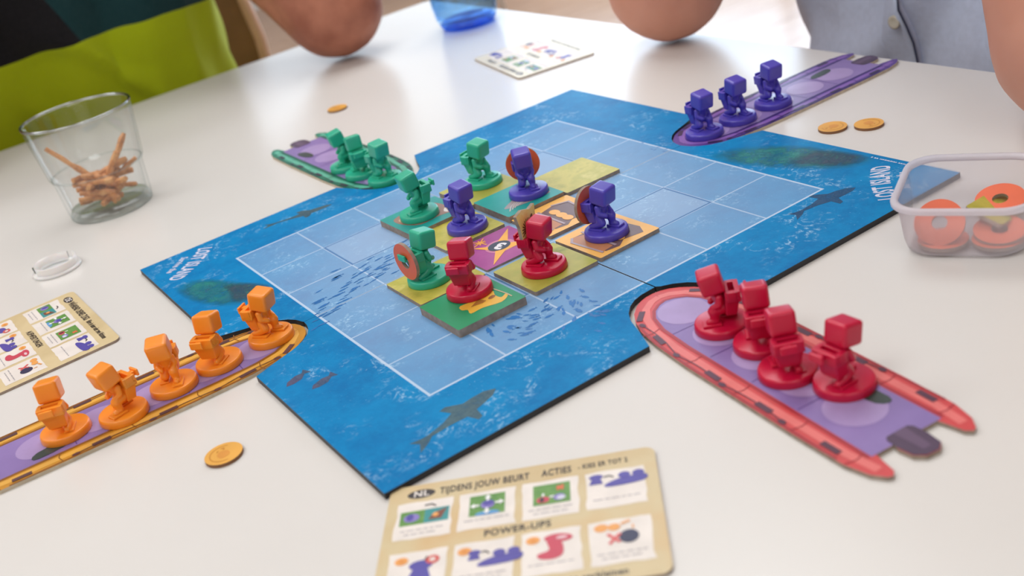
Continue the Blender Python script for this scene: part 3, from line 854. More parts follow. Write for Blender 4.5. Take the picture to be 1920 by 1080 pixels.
# golden plaque standing in the slot of the red pawn's backpack
M_GOLD = mottled('gold_print', [(244, 208, 96), (255, 238, 150), (250, 220, 116)], 60, .32, 1.0)
mm_ = Matrix.LocRotScale(r_flag.location, r_flag.rotation_euler, None)
pq = mm_ @ Vector((-.145 * U, .05 * U, .57 * U))
pt = link('plaque_token', None, None, pq, (0, 0, r_flag.rotation_euler.z + PI / 2)); pt.empty_display_size = .01
tag(pt, 'golden plaque token with a brown scallop pattern, held in the backpack of a red pawn', 'token')
fl_ = [(-.20, -.16), (-.06, -.155), (.13, -.17), (.22, -.10), (.20, .02), (.235, .20), (.10, .185), (-.08, .25), (-.24, .23), (-.20, .06)]
mb = MB(); mb.prism(fl_, -.0225, .0225, M_GOLD, M_CARDSIDE); o = mb.build('plaque_body', pt); o.rotation_euler = (PI / 2, 0, 0)
for zz, flip in ((.0225 + e, 1), (-.0225 - e, -1)):
    mb = MB(); bi = ink((120, 76, 34))
    for k in range(9):
        a = .9 + k * .27
        c = Vector((-.02, -.05)); p0 = c + Vector((math.cos(a), math.sin(a))) * .03; p1 = c + Vector((math.cos(a + .2), math.sin(a + .2))) * .16
        pm = (p0 + p1) / 2 + Vector((-.02, .015))
        for q in stroke([tuple(p0), tuple(pm), tuple(p1)], .016): mb.poly([(flip * x, y) for x, y in q] if 0 else q, zz, bi)
    mb.poly(ell(.10, .07, .05, .03, 16, .9), zz, bi)
    if flip < 0:
        for f in mb.f: f.reverse()
    o = mb.build('printed_pattern', pt); o.rotation_euler = (PI / 2, 0, 0)
def coin(u, v, label, rz):
    x, y = at(u, v, TAB + .04)
    t = thing('coin_token', label, 'token', (x, y, TAB), rz, 'gold coin tokens on the table')
    mb = MB(); mb.prism(ell(0, 0, .208, .208, 48), 0, .04, M_COIN, pbr('coin_edge', (132, 92, 62), .8, .1, 200)); mb.build('coin_body', t)
    mb = MB(); d1 = ink((206, 140, 50)); d2 = ink((222, 152, 66))
    for q in stroke([(.15 * math.cos(a), .15 * math.sin(a)) for a in [.5 + i * .14 for i in range(28)]], .014): mb.poly(q, .04 + e, d1)
    mb.poly(blob([(-.07, -.06), (.02, -.075), (.06, -.01), (.02, .06), (-.05, .05), (-.08, .0)]), .04 + e, d2)
    for q in stroke([(.05, .05), (.075, .08), (.05, .10)], .02) + stroke([(-.02, .08), (.01, .10)], .02): mb.poly(q, .04 + e, d1)
    mb.build('printed_emblem', t)
coin(419, 850, 'gold coin token lying alone in front of the yellow boat', .4)
coin(632, 202, 'gold coin token lying alone far back near the bare elbow', 1.0)
coin(1561, 237, 'gold coin token, the left one of two beside the purple boat', 2.0)
coin(1629, 231, 'gold coin token, the right one of two beside the purple boat', 3.3)

# ================================================================== PLAYER CARDS
TAN = mottled('parchment_print', [(206, 184, 138), (220, 200, 156), (212, 190, 142)], 18, .4, 4.0)
TANS = mottled('parchment_print_warm', [(204, 178, 130), (214, 196, 154), (214, 182, 132)], 18, .4, 9.0)
WHITE = ink((236, 228, 220)); DK = ink((56, 50, 50)); GREY = ink((176, 170, 172)); PURP = ink((84, 76, 164)); PURL = ink((140, 126, 196))
GRN = mottled('grass_icon_print', [(86, 140, 62), (112, 160, 78)], 220, .42, 3.0); TEA = ink((60, 148, 150)); REDI = ink((206, 70, 92)); ORG = ink((238, 166, 88)); NAVY = ink((44, 48, 82)); WHT = ink((246, 246, 246)); BLU = ink((96, 160, 212)); BRN = ink((128, 76, 60))
CW, CH = 2.52, 1.74
def card(label, tl_, tr_, texts, base, group_seed):
    """card lying on the table: tl_, tr_ its upper corners as read"""
    d = Vector((tr_[0] - tl_[0], tr_[1] - tl_[1])); a = math.atan2(d.y, d.x)
    t = thing('reference_card', label, 'card', (tl_[0], tl_[1], TAB), a, 'player reference cards')
    rg = random.Random(group_seed)
    th = .034; mb = MB(); mb.prism(rrect(0, -CH, CW, 0, .10), 0, th, base, M_CARDSIDE); mb.build('card_body', t)
    z = th + e
    # torn-edged white panels
    px = [(.10, .63), (.69, 1.22), (1.28, 1.80), (1.86, 2.40)]
    mb = MB()
    for rowy in ((-.27, -.80), (-.98, -1.54)):
        for x0_, x1_ in px:
            top = [(x0_ + (x1_ - x0_) * i / 6, rowy[0] + rg.uniform(-.008, .008)) for i in range(7)]
            rt = [(x1_ + rg.uniform(-.015, .008), rowy[0] + (rowy[1] - rowy[0]) * i / 6) for i in range(1, 7)]
            bt = [(x1_ - (x1_ - x0_) * i / 6, rowy[1] + rg.uniform(-.008, .008)) for i in range(1, 7)]
            lf = [(x0_ + rg.uniform(-.008, .012), rowy[1] + (rowy[0] - rowy[1]) * i / 6) for i in range(1, 6)]
            mb.poly(top + rt + bt + lf, z, WHITE)
    mb.build('printed_panels', t)
    z2, z3, z4 = z + e, z + 2 * e, z + 3 * e
    mb = MB()
    def R_(x0_, y0_, x1_, y1_, m, zz=z2): mb.poly([(x0_, y0_), (x1_, y0_), (x1_, y1_), (x0_, y1_)], zz, m)
    def meeple(x, y, s, m, zz=z3):
        mb.poly(ell(x, y + .07 * s, .085 * s, .05 * s, 16), zz, m); mb.poly([(x - .05 * s, y + .04 * s), (x + .05 * s, y + .04 * s), (x + .08 * s, y - .07 * s), (x - .09 * s, y - .07 * s)], zz, m)
    def boatlet(x, y, s, m):
        mb.poly(blob([(x - .2 * s, y - .05 * s), (x - .12 * s, y - .09 * s), (x + .22 * s, y - .06 * s), (x + .24 * s, y + .05 * s), (x - .05 * s, y + .03 * s)], 3), z3, m)
        for k in (.0, .15): mb.poly(ell(x + (k + .02) * s, y + .08 * s, .065 * s, .055 * s, 14), z4, m)
    # row 1
    R_(.14, -.60, .37, -.40, GRN); R_(.37, -.60, .60, -.40, TEA)
    mb.poly(ell(.25, -.50, .075, .06, 20), z3, PURL); mb.poly(ell(.235, -.49, .035, .05, 14), z4, PURP)
    mb.poly([(.41, -.56), (.53, -.56), (.58, -.42), (.48, -.46), (.44, -.5)], z3, BRN); mb.poly(ell(.475, -.50, .03, .03, 12), z4, ORG)
    R_(.79, -.62, 1.12, -.33, GRN); mb.poly(blob([(.86, -.62), (.88, -.58), (1.02, -.57), (1.07, -.62)], 3), z3, BLU)
    mb.poly(ell(.96, -.48, .065, .06, 20), z4, PURL); mb.poly(ell(.965, -.46, .055, .04, 14), z4 + e, PURP)
    for x, y, an in ((.96, -.385, PI / 2), (.84, -.48, PI), (1.07, -.47, 0), (.955, -.57, -PI / 2)):
        mb.poly(place_poly([(-.04, .012), (.0, .012), (.0, .034), (.045, 0), (0, -.034), (0, -.012), (-.04, -.012)], x, y, an), z4 + e, WHT)
    R_(1.38, -.62, 1.72, -.33, GRN); mb.poly(ell(1.47, -.55, .06, .045, 18), z3, REDI); mb.poly(ell(1.46, -.55, .022, .035, 12), z4, DK)
    mb.poly(ell(1.62, -.54, .055, .045, 18), z3, PURL); mb.poly(ell(1.635, -.55, .04, .03, 18), z4, ink((214, 214, 232)))
    for q in stroke([(1.6, -.38), (1.66, -.43)], .03) + stroke([(1.66, -.37), (1.6, -.43)], .03): mb.poly(q, z3, ink((222, 110, 70)))
    for q in stroke([(1.53, -.52), (1.57, -.515)], .02) + stroke([(1.47, -.5), (1.475, -.46)], .02): mb.poly(q, z4, WHT)
    meeple(1.96, -.40, .75, PURP); boatlet(2.20, -.44, .85, PURP)
    # row 2
    for x in (.22, .78, 1.38): mb.poly(ell(x, -1.09, .062, .05, 20), z3, ORG); mb.poly(ell(x, -1.09, .03, .022, 14), z4, ink((228, 146, 66)))
    meeple(.40, -1.26, 1.25, PURP); mb.poly(ell(.50, -1.12, .062, .055, 22), z3, ink((216, 92, 84))); mb.poly(ell(.50, -1.12, .028, .024, 14), z4, WHITE)
    meeple(.87, -1.17, .65, PURP); boatlet(1.07, -1.24, .85, PURP)
    mb.poly(ell(1.60, -1.10, .125, .055, 24, -.1), z3, REDI); mb.poly(ell(1.63, -1.10, .05, .02, 14), z4, ink((236, 200, 206)))
    mb.poly(blob([(1.50, -1.12), (1.62, -1.14), (1.64, -1.3), (1.56, -1.36), (1.44, -1.34), (1.42, -1.28), (1.52, -1.24)], 3), z3, REDI)
    mb.poly(ell(1.97, -1.07, .062, .05, 20), z3, ORG); mb.poly(ell(2.08, -1.08, .055, .045, 20), z4, ORG)
    mb.poly(ell(2.20, -1.22, .085, .085, 24), z3, NAVY)
    for q in stroke([(2.02, -1.16), (2.12, -1.28)], .03) + stroke([(2.13, -1.17), (2.03, -1.29)], .03): mb.poly(q, z4, ink((222, 96, 96)))
    for q in stroke([(2.14, -1.05), (2.22, -1.02)], .025) + stroke([(2.24, -1.13), (2.24, -1.08)], .015): mb.poly(q, z4, ORG)
    # arrows and faint captions
    for pts in ([(.36, -.34), (.43, -.335), (.47, -.37)], [(2.03, -.36), (2.08, -.35), (2.12, -.38)], [(.93, -1.13), (.97, -1.125), (1.0, -1.16)], [(.43, -1.12), (.45, -1.07)]):
        for q in stroke(pts, .015): mb.poly(q, z4, DK)
    mb.build('printed_icons', t)
    mb = MB()
    for rowy in (-.74, -1.47):
        for i, (x0_, x1_) in enumerate(px):
            for k in range(2 if (i + int(-rowy * 10)) % 2 else 1):
                x = x0_ + .06 + .04 * k; yv = rowy + .055 * (1 - k) - (.0 if rowy > -1 else .0)
                while x < x1_ - .08 - .05 * k:
                    l = rg.uniform(.03, .09); mb.poly([(x, yv), (min(x + l, x1_ - .06), yv), (min(x + l, x1_ - .06), yv + .014), (x, yv + .014)], z2, GREY); x += l + .016
    tag(mb.build('printed_captions', t), kind='stuff')
    mb = MB()
    mb.poly(ell(.31, -.15, .135, .065, 28), z, DK)
    text_polys(mb, texts[0], .31, -.152, .12, 0, z2, WHITE, bold=.02, sx=.95)
    for txt, x, y, s, sx, al in texts[1:]:
        text_polys(mb, txt, x, y, s, 0, z2, DK, bold=.024, sx=sx, align=al)
    mb.build('printed_lettering', t)
    return t
ca = at(734, 918, TAB + .034); cb = at(1241, 833, TAB + .034)
card('tan reference card in Dutch lying nearest, cut by the bottom edge', ca, cb,
     ['NL', ('TIJDENS JOUW BEURT', .49, -.155, .135, .585, 'LEFT'), ('ACTIES', 1.46, -.155, .135, .60, 'LEFT'), ('- KIES ER TOT 2', 1.80, -.15, .095, .64, 'LEFT'),
      ('POWER-UPS', 1.24, -.89, .12, .85, 'CENTER'), ('Geef een gele munt om jouw bootje te verkleinen', 1.24, -1.64, .10, .82, 'CENTER')], TANS, 1)
ca = at(136, 545, TAB + .034); cb = at(233, 640, TAB + .034)
card('tan reference card in German at the left, behind the yellow boat', ca, cb,
     ['DE', ('W\u00c4HREND DEINES ZUGS', .47, -.155, .135, .54, 'LEFT'), ('f\u00fchre in einer oder zwei Aktionen', 1.44, -.155, .11, .50, 'LEFT'),
      ('AUFWERTUNGEN', 1.24, -.89, .12, .70, 'CENTER'), ('Gib eine M\u00fcnze, um dein Boot zu verkleinert', 1.24, -1.64, .10, .82, 'CENTER')], TAN, 2)
ca = at(973, 147, TAB + .034); cb = at(881, 107, TAB + .034)
card('pale reference card far back between the blue bottle and the board', ca, cb,
     ['FR', ('PENDANT VOTRE TOUR', .49, -.155, .13, .54, 'LEFT'), ('ACTIONS', 1.60, -.155, .12, .7, 'LEFT'),
      ('POWER-UPS', 1.24, -.89, .12, .85, 'CENTER'), ('Payez une pi\u00e8ce pour votre bateau', 1.24, -1.64, .10, .9, 'CENTER')], mottled('parchment_print_pale', [(224, 212, 178), (232, 222, 194)], 18, .32, 2.0), 3)

# ================================================================== GLASS WITH PRETZEL STICKS
def clear_mat(name, tint, edge_tint, gloss=.06, power=1.6, rough=.02):
    """thin clear wall: light passes straight through, edges darken, surface mirrors by Fresnel"""
    m = bpy.data.materials.new(name); m.use_nodes = True; nt = m.node_tree; nt.nodes.clear(); g = NT(nt)
    out = g.n('ShaderNodeOutputMaterial'); tr = g.n('ShaderNodeBsdfTransparent'); gl = g.n('ShaderNodeBsdfGlossy')
    gl.inputs['Roughness'].default_value = rough
    lw = g.n('ShaderNodeLayerWeight'); lw.inputs['Blend'].default_value = .25
    f = g.m('POWER', lw.outputs['Facing'], power)
    tc = g.n('ShaderNodeTexCoord')
    f = g.m('MULTIPLY', f, g.ramp(g.noise(tc.outputs['Object'], 20, 2), .3, .7, .85, 1.0))
    nt.links.new(g.mix(f, tint + (1,), edge_tint + (1,)), tr.inputs['Color'])
    fr = g.m('POWER', lw.outputs['Facing'], 3.5)
    mx = g.n('ShaderNodeMixShader'); nt.links.new(g.m('ADD', g.m('MULTIPLY', fr, .7), .04 + gloss * .2, clamp=True), mx.inputs[0])
    nt.links.new(tr.outputs[0], mx.inputs[1]); nt.links.new(gl.outputs[0], mx.inputs[2]); nt.links.new(mx.outputs[0], out.inputs['Surface'])
    return m
M_GL = clear_mat('tumbler_glass', (.985, .99, .99), (.60, .66, .65), .06, 3.0)
M_GLB = clear_mat('tumbler_base_glass', (.93, .955, .95), (.50, .58, .57), .1, 2.2)
M_GLR = clear_mat('tumbler_rim_glass', (.90, .93, .93), (.35, .42, .42), 1.2, 1.6)
gx, gy = -3.60, 8.08
gt = thing('drinking_glass', 'clear glass tumbler holding pretzel sticks at the upper left', 'glass', (gx, gy, TAB))
mb = MB()
outp = [(.745, .06), (.765, .16), (.80, .72), (.835, .80), (.855, .83), (.965, 1.74), (.975, 1.82)]
inp = [(.975, 1.82), (.965, 1.845), (.947, 1.835), (.935, 1.74), (.815, .84), (.775, .78), (.745, .70), (.70, .22), (.66, .17), (.0, .16)]
mb.lathe(outp + inp[1:], M_GL, 72); mb.build('glass_wall', gt, weld=True)
mb = MB(); mb.lathe([(0, .03), (.62, .03), (.66, 0.0), (.72, .0), (.745, .03), (.745, .06)], M_GLB, 72)
mb.lathe([(.745, .06), (.70, .155), (.0, .155)], M_GLB, 72); mb.build('glass_base', gt, weld=True)
mb = MB()
rr_, zz = .81, .80
mb.tube([(rr_ * math.cos(2 * PI * i / 64), rr_ * math.sin(2 * PI * i / 64), zz) for i in range(65)], .018, M_GLB, 8, False)
mb.build('glass_ridge', gt, weld=True); mb = MB()
mb.tube([(.96 * math.cos(2 * PI * i / 64), .96 * math.sin(2 * PI * i / 64), 1.835) for i in range(65)], .026, M_GLR, 8, False)
mb.build('glass_rim', gt, weld=True)
M_PRET = mottled('baked_pretzel', [(168, 102, 50), (214, 146, 82), (230, 174, 110)], 140, .6, 1.0, 6)
def pretzel(p0, p1, r, label, seed):
    rg = random.Random(seed); p0, p1 = Vector(p0), Vector(p1); n = 9
    q = (p1 - p0).to_track_quat('Z', 'Y'); L = (p1 - p0).length
    mb = MB(); pts = []; rd = []
    for i in range(n + 1):
        pts.append((rg.uniform(-.1, .1) * r, rg.uniform(-.1, .1) * r, L * i / n)); rd.append(r * rg.uniform(.76, 1.2) * (.8 if i in (0, n) else 1))
    mb.tube(pts, rd, M_PRET, 6, smooth=False)
    o = mb.build('pretzel_stick', None); o.location = W(gx, gy, TAB) + p0 * U; o.rotation_mode = 'XYZ'; o.rotation_euler = q.to_euler()
    tag(o, label, 'snack', 'pretzel sticks in the glass')
# view-right / view-away directions at the glass
va = math.atan2(gy - EYE.y, gx - EYE.x); vr = Vector((math.sin(va), -math.cos(va), 0)); vf = Vector((math.cos(va), math.sin(va), 0)); vz = Vector((0, 0, 1))
def gp(r, f_, z): return vr * r + vf * f_ + vz * z
rp = .056
pretzel(gp(.20, -.10, .24), gp(-.70, .15, 1.36), rp, 'longest pretzel stick, leaning to the left wall of the glass', 1)
pretzel(gp(-.02, .10, .34), gp(.66, .22, 1.18), rp * 1.15, 'pretzel stick standing highest at the right wall of the glass', 2)
pretzel(gp(-.08, .05, .30), gp(.42, -.02, .96), rp, 'pretzel stick just left of the tallest right-hand stick', 3)
pretzel(gp(.30, -.05, .44), gp(-.30, -.18, .78), rp, 'pretzel stick crossing over the heap from its upper left', 4)
pretzel(gp(.10, .15, .42), gp(.70, .1, .72), rp, 'short pretzel stick poking out to the right', 5)
hp = 'short brown pretzel stick in the tangled heap at the bottom of the glass'
rg = random.Random(21)
for k in range(22):
    a = k * 2.4; c = gp(rg.uniform(-.26, .32), rg.uniform(-.3, .3), .24 + .020 * k)
    d = (gp(math.cos(a), .7 * math.sin(a), rg.uniform(-.15, .25))).normalized() * rg.uniform(.28, .42)
    p0, p1 = c - d, c + d
    for p in (p0, p1):
        p.z = max(p.z, .22); rr_ = math.hypot(p.x, p.y)
        if rr_ > .60: p.x *= .6 / rr_; p.y *= .6 / rr_
    pretzel(p0, p1, rp, hp, 30 + k)

# ================================================================== BLUE BOTTLE
M_BB = clear_mat('blue_bottle_plastic', (.72, .87, .985), (.32, .56, .88), .15)
M_BBD = clear_mat('deep_blue_base_plastic', (.30, .55, .93), (.08, .26, .75), .1)
M_WATER = clear_mat('water', (.90, .96, 1.0), (.7, .85, .95), .1)
bx, by = at(880, 45, TAB)
bt_ = thing('water_bottle', 'translucent blue bottle standing at the back, cut by the top edge', 'bottle', (bx, by, TAB))
mb = MB(); mb.lathe([(.70, .12), (.77, .28), (.80, .55), (.815, .58), (.81, .62), (.83, 1.6), (.84, 3.2), (.78, 3.7), (.50, 4.25), (.30, 4.5), (.29, 4.95), (.26, 4.95), (.27, 4.5), (.47, 4.2), (.75, 3.66), (.81, 3.2), (.78, .6), (.74, .3), (.6, .2), (0, .2)], M_BB, 56); mb.build('bottle_body', bt_, weld=True)
mb = MB(); mb.lathe([(0, .07), (.35, .04), (.55, 0), (.64, .02), (.70, .12), (.62, .19), (0, .19)], M_BBD, 56); o = mb.build('bottle_base', bt_, weld=True); o['label'] = 'deep blue thick base'
mb = MB(); mb.lathe([(.73, .32), (.77, .6), (.775, 1.5), (0, 1.5)], M_WATER, 48); mb.build('water', bt_, weld=True)
mb = MB(); mb.lathe([(0, 5.2), (.32, 5.2), (.34, 5.15), (.34, 4.78), (.30, 4.76)], ink((40, 90, 190)), 32); mb.build('cap', bt_)

# ================================================================== CLEAR PLASTIC LID RING
M_LID = pbr('milky_plastic', (236, 234, 232), .25, .02, 30, sss=.3)
lx, ly = at(106, 500, TAB + .05)
lt = thing('plastic_lid', 'small white plastic lid with an open raised rim beside the left card', 'lid', (lx, ly, TAB), math.radians(20))
mb = MB(); mb.lathe([(.30, .0), (.39, .0), (.40, .02), (.39, .045), (.33, .05), (.30, .03), (.30, 0)], M_LID, 56); mb.build('flange', lt, weld=True)
mb = MB(); mb.lathe([(.345, .045), (.355, .16), (.335, .165), (.325, .045)], M_LID, 30, True, .35, 2.6); mb.build('rim_wall', lt)
mb = MB(); mb.lathe([(.345, .045), (.355, .16), (.335, .165), (.325, .045)], M_LID, 40, True, 3.1, 6.3); mb.build('rim_wall', lt)
mb = MB(); mb.lathe([(0, .012), (.305, .012), (.305, .0), (0, 0)], M_LID, 48); mb.build('lid_floor', lt)

# ================================================================== PLASTIC TUB WITH TOKENS
def tub_mat(op, nm):
    m, nt, b = new_mat(nm); g = NT(nt)
    b.inputs['Base Color'].default_value = lin((250, 247, 252)); b.inputs['Roughness'].default_value = .28
    tc = g.n('ShaderNodeTexCoord')
    rf_ = g.n('ShaderNodeBsdfRefraction'); rf_.inputs['IOR'].default_value = 1.04; rf_.inputs['Roughness'].default_value = .38; rf_.inputs['Color'].default_value = (.97, .96, .98, 1)
    tr = g.n('ShaderNodeBsdfTransparent'); tr.inputs['Color'].default_value = (.98, .97, .99, 1)
    tl_ = g.n('ShaderNodeBsdfTranslucent'); tl_.inputs['Color'].default_value = lin((250, 247, 252))
    m1 = g.n('ShaderNodeMixShader'); m1.inputs[0].default_value = .45
    nt.links.new(tr.outputs[0], m1.inputs[1]); nt.links.new(rf_.outputs[0], m1.inputs[2])
    m2 = g.n('ShaderNodeMixShader'); m2.inputs[0].default_value = .5
    nt.links.new(b.outputs[0], m2.inputs[1]); nt.links.new(tl_.outputs[0], m2.inputs[2])
    m3 = g.n('ShaderNodeMixShader'); nt.links.new(g.ramp(g.noise(tc.outputs['Object'], 12, 2), .3, .7, op * .92, op * 1.08), m3.inputs[0])
    nt.links.new(m1.outputs[0], m3.inputs[1]); nt.links.new(m2.outputs[0], m3.inputs[2])
    nt.links.new(m3.outputs[0], nt.nodes['Material Output'].inputs['Surface'])
    return m
M_TUB = tub_mat(.38, 'milky_tub_plastic'); M_TUBR = tub_mat(.8, 'milky_rim_plastic')
tcx, tcy, ta = 2.98, -5.22, math.atan2(.5, .87)
tt = thing('storage_tub', 'translucent rounded square plastic tub with tokens at the right', 'container', (tcx, tcy, TAB), ta)
def sq(hx_, hy_, r, n=8): return rrect(-hx_, -hy_ * .94, hx_, hy_ * .94, r, n)
def loft(mb, loops, m, smooth=True):
    n = len(loops[0][0]); vs = []; fs = []
    for pts, z in loops: vs += [(p[0], p[1], z) for p in pts]
    for j in range(len(loops) - 1):
        for i in range(n): fs.append([j * n + i, j * n + (i + 1) % n, (j + 1) * n + (i + 1) % n, (j + 1) * n + i])
    mb.add(vs, fs, m, smooth)
mb = MB(); loft(mb, [(sq(.50, .52, .2), .012), (sq(.58, .60, .26), .02), (sq(.64, .66, .3), .06), (sq(.67, .69, .32), .16), (sq(.715, .745, .33), .62)], M_TUB)
mb.poly(sq(.50, .52, .2), .012, M_TUB); mb.build('tub_wall', tt, weld=True)
mb = MB(); loft(mb, [(sq(.705, .735, .33), .60), (sq(.745, .775, .35), .585), (sq(.775, .805, .37), .60), (sq(.78, .81, .37), .64), (sq(.765, .795, .36), .665), (sq(.725, .755, .34), .665), (sq(.70, .73, .33), .645), (sq(.705, .735, .33), .60)], M_TUBR)
mb.build('tub_rim', tt, weld=True)
tm = Matrix.LocRotScale(tt.location, tt.rotation_euler, None)
def intub(u, v, z): 
    x, y = at(u, v, z); return W(x, y, z)
def tub_ring(pos, face, label):
    n = Vector(face).normalized(); o = link('ring_token', RINGB, None, pos, n.to_track_quat('Z', 'Y').to_euler()); return tag(o, label, 'token', 'orange ring tokens')
vT = (Vector((tcx, tcy, 0)) - Vector((EYE.x, EYE.y, 0))).normalized(); vTr = Vector((vT.y, -vT.x, 0))
def tpos(r, f_, z): return W(tcx, tcy, TAB) + (vTr * r + vT * f_ + vz * z) * U
tub_ring(tpos(-.31, -.22, .27), -vT * .8 + vz * .75 - vTr * .1, 'orange ring token leaning against the left front wall of the tub')
tub_ring(tpos(-.28, -.24, .065), vz, 'orange ring token lying flat under the leaning one in the tub')
tub_ring(tpos(.28, -.30, .07), vz, 'orange ring token lying lowest at the right front of the tub')
tub_ring(tpos(.30, -.24, .15), vz + vT * -.2, 'orange ring token on top of the stack at the right front of the tub')
tub_ring(tpos(.33, .22, .30), vz - vT * .25 - vTr * .1, 'orange ring token highest at the back right of the tub')
o = MB(); o.prism(rrect(-.36, -.22, .36, .22, .03, 2), 0, .05, M_OLIVE, M_CARDSIDE); o = o.build('island_tile')
o.location = tpos(.28, .12, .22); o.rotation_euler = (.35, .15, .2)
tag(o, 'small olive token tile standing among the rings in the tub', 'token')

# ================================================================== PEOPLE
def skin_mat(name, rgb, rgb2, scale):
    m = pbr(name, rgb, .5, 0, scale, .25, .4, .12, rgb2=rgb2, detail=5); return m
M_SK1 = skin_mat('tanned_skin', (156, 94, 72), (196, 130, 104), 26)
M_SK2 = skin_mat('pale_skin', (204, 140, 116), (216, 154, 130), 16)
M_HAIR1 = pbr('dark_hair', (50, 36, 28), .6, .3, 200, .6); M_HAIR2 = pbr('brown_hair', (96, 66, 44), .6, .3, 200, .6)
def fold_noise(p, s, amp):
    v = noise.noise(Vector((p.x * s, p.y * s, p.z * s * .45))); w_ = noise.noise(Vector((p.x * s * 2.1 + 5, p.y * s * 2.1, p.z * s * .8)))
    return amp * (v + .45 * w_)
def person(label, hips, chest, neck, head, look, sh_l, sh_r, el_l, el_r, wr_l, wr_r, side, skin, hair, shirtm, troum, tw, td, rad_el):
    """side = unit vector from the person's right to left; look = facing direction"""
    hips, chest, neck, head = map(Vector, (hips, chest, neck, head)); side = Vector(side); look = Vector(look)
    base = Vector((hips.x, hips.y, -ZT / U))
    t = thing('person', label, 'person', base)
    off = Vector((hips.x, hips.y, -ZT / U))
    L = lambda p: Vector(p) - off
    parts = []
    mid = (chest + neck) / 2
    for k in (-1, 0, 1): parts.append([(L(hips + side * k * tw * .45), td * .66), (L(chest + side * k * tw * .5), td * .70), (L(mid + side * k * tw * .45), td * .6)])
    parts.append([(L(neck - Vector((0, 0, 1.2))), 1.5), (L(neck), 1.25), (L(head - Vector((0, 0, 1.2))), 1.2)])
    c = L(head)
    parts.append([(c - Vector((0, 0, 1.1)) + look * .5, 1.35), (c + look * .1 + Vector((0, 0, .6)), 1.75), (c - look * .45 + Vector((0, 0, .8)), 1.75)])
    parts.append([(c + look * 1.9 + Vector((0, 0, -.1)), .28), (c + look * 2.15 + Vector((0, 0, -.55)), .33)])     # nose
    for k in (-1, 1): parts.append([(c + side * k * 1.72 + Vector((0, 0, .3)), .22), (c + side * k * 1.75 + Vector((0, 0, -.45)), .2)])
    for sh, el, wr, k in ((sh_l, el_l, wr_l, 1), (sh_r, el_r, wr_r, -1)):
        sh, el, wr = L(sh), L(el), L(wr); ua = (el - sh); fa = (wr - el)
        parts.append([(L(mid + side * k * tw * .5), 1.7), (sh, 1.55), (sh + ua * .4, 1.28), (sh + ua * .8, 1.2), (el, rad_el)])
        parts.append([(el, rad_el), (el + fa * .18, 1.2), (el + fa * .38, 1.1), (el + fa * .75, .78), (wr, .62)])
        hd_ = (c + side * k * 1.2 - Vector((0, 0, .9)) + look * 1.3 - wr).normalized()
        nrm = hd_.cross(side).normalized(); lat = hd_.cross(nrm).normalized()
        pm = wr + hd_ * 1.7
        parts.append([(wr, .58), (wr + hd_ * .9, .62), (pm, .5)]); parts.append([(wr + hd_ * .8 + lat * .35, .42), (pm + lat * .55, .4)]); parts.append([(wr + hd_ * .8 - lat * .35, .42), (pm - lat * .55, .4)])
        for j, (o_, ln) in enumerate(((-.68, .8), (-.23, .95), (.23, .9), (.66, .7))):
            a0 = pm + lat * o_; a1 = a0 + hd_ * ln; a2 = a1 + (hd_ * .4 - nrm * .5) * ln; a3 = a2 + (-nrm * .5 - hd_ * .1) * ln * .8
            parts.append([(a0, .22), (a1, .2), (a2, .18), (a3, .15)])
        parts.append([(wr + hd_ * .5 - lat * .55, .3), (wr + hd_ * 1.2 - lat * 1.05, .24), (wr + hd_ * 1.8 - lat * 1.15 - nrm * .2, .19)])
    # legs under the table
    knees = []
    for k in (-1, 1):
        h0 = L(hips + side * k * 1.9); kn = h0 + look * 9.2 + side * k * .7 + Vector((0, 0, -.2)); an = kn + Vector((0, 0, 1.4 - kn.z)) - look * .6
        parts.append([(h0, 1.9), (kn, 1.25)]); parts.append([(kn, 1.2), (kn + (an - kn) * .35, 1.15), (an, .75)])
        parts.append([(an + Vector((0, 0, -.4)), .8), (an + look * 3.0 + Vector((0, 0, -.75)), .62)]); knees.append((h0, kn, an))
    def bumps(p, n):
        return n * (.02 * noise.noise(p * 1.4))
    me = remesh('body', parts, .13, 3, bumps); me.materials.append(skin); link('body', me, t)
    # hair cap, eyes, brows, mouth
    me = remesh('hair', [[(c + Vector((0, 0, 1.0)) + look * .1, 1.80), (c - look * .6 + Vector((0, 0, .9)), 1.85), (c - look * .9 - Vector((0, 0, .3)), 1.45)]], .13, 2)
    me.materials.append(hair); link('hair', me, t)
    for k in (-1, 1):
        mb = MB(); mb.lathe([(.001, -.24), (.17, -.17), (.24, 0), (.17, .17), (.001, .24)], ink((236, 234, 230)), 16)
        mb.lathe([(.001, .245), (.08, .235), (.11, .22)], ink((60, 44, 34)), 16)
        q = look.to_track_quat('Z', 'Y').to_euler(); ey = mb.build('eye', t); ey.location = (c + look * 1.68 + side * k * .62 + Vector((0, 0, .1))) * U; ey.rotation_euler = q
    mb = MB(); p = c + look * 1.82 - Vector((0, 0, 1.25)); mb.tube([p - side * .5, p + look * .08, p + side * .5], [.05, .12, .05], ink((168, 92, 84)), 10); mb.build('mouth', t)
    # shirt with short sleeves
    sp_ = []
    for k in (-1, 0, 1): sp_.append([(L(hips + side * k * tw * .46 + Vector((0, 0, -.5))), td * .93), (L(chest + side * k * tw * .52), td * .96), (L(mid + side * k * tw * .46 + Vector((0, 0, .1))), td * .8)])
    sp_.append([(L(neck - Vector((0, 0, 1.6))), 1.75), (L(neck - Vector((0, 0, .5))), 1.45)])
    for sh, el, k in ((sh_l, el_l, 1), (sh_r, el_r, -1)):
        sh, el = L(sh), L(el); sp_.append([(L(mid + side * k * tw * .5), 1.85), (sh, 1.78), (sh + (el - sh) * .36, 1.62)])
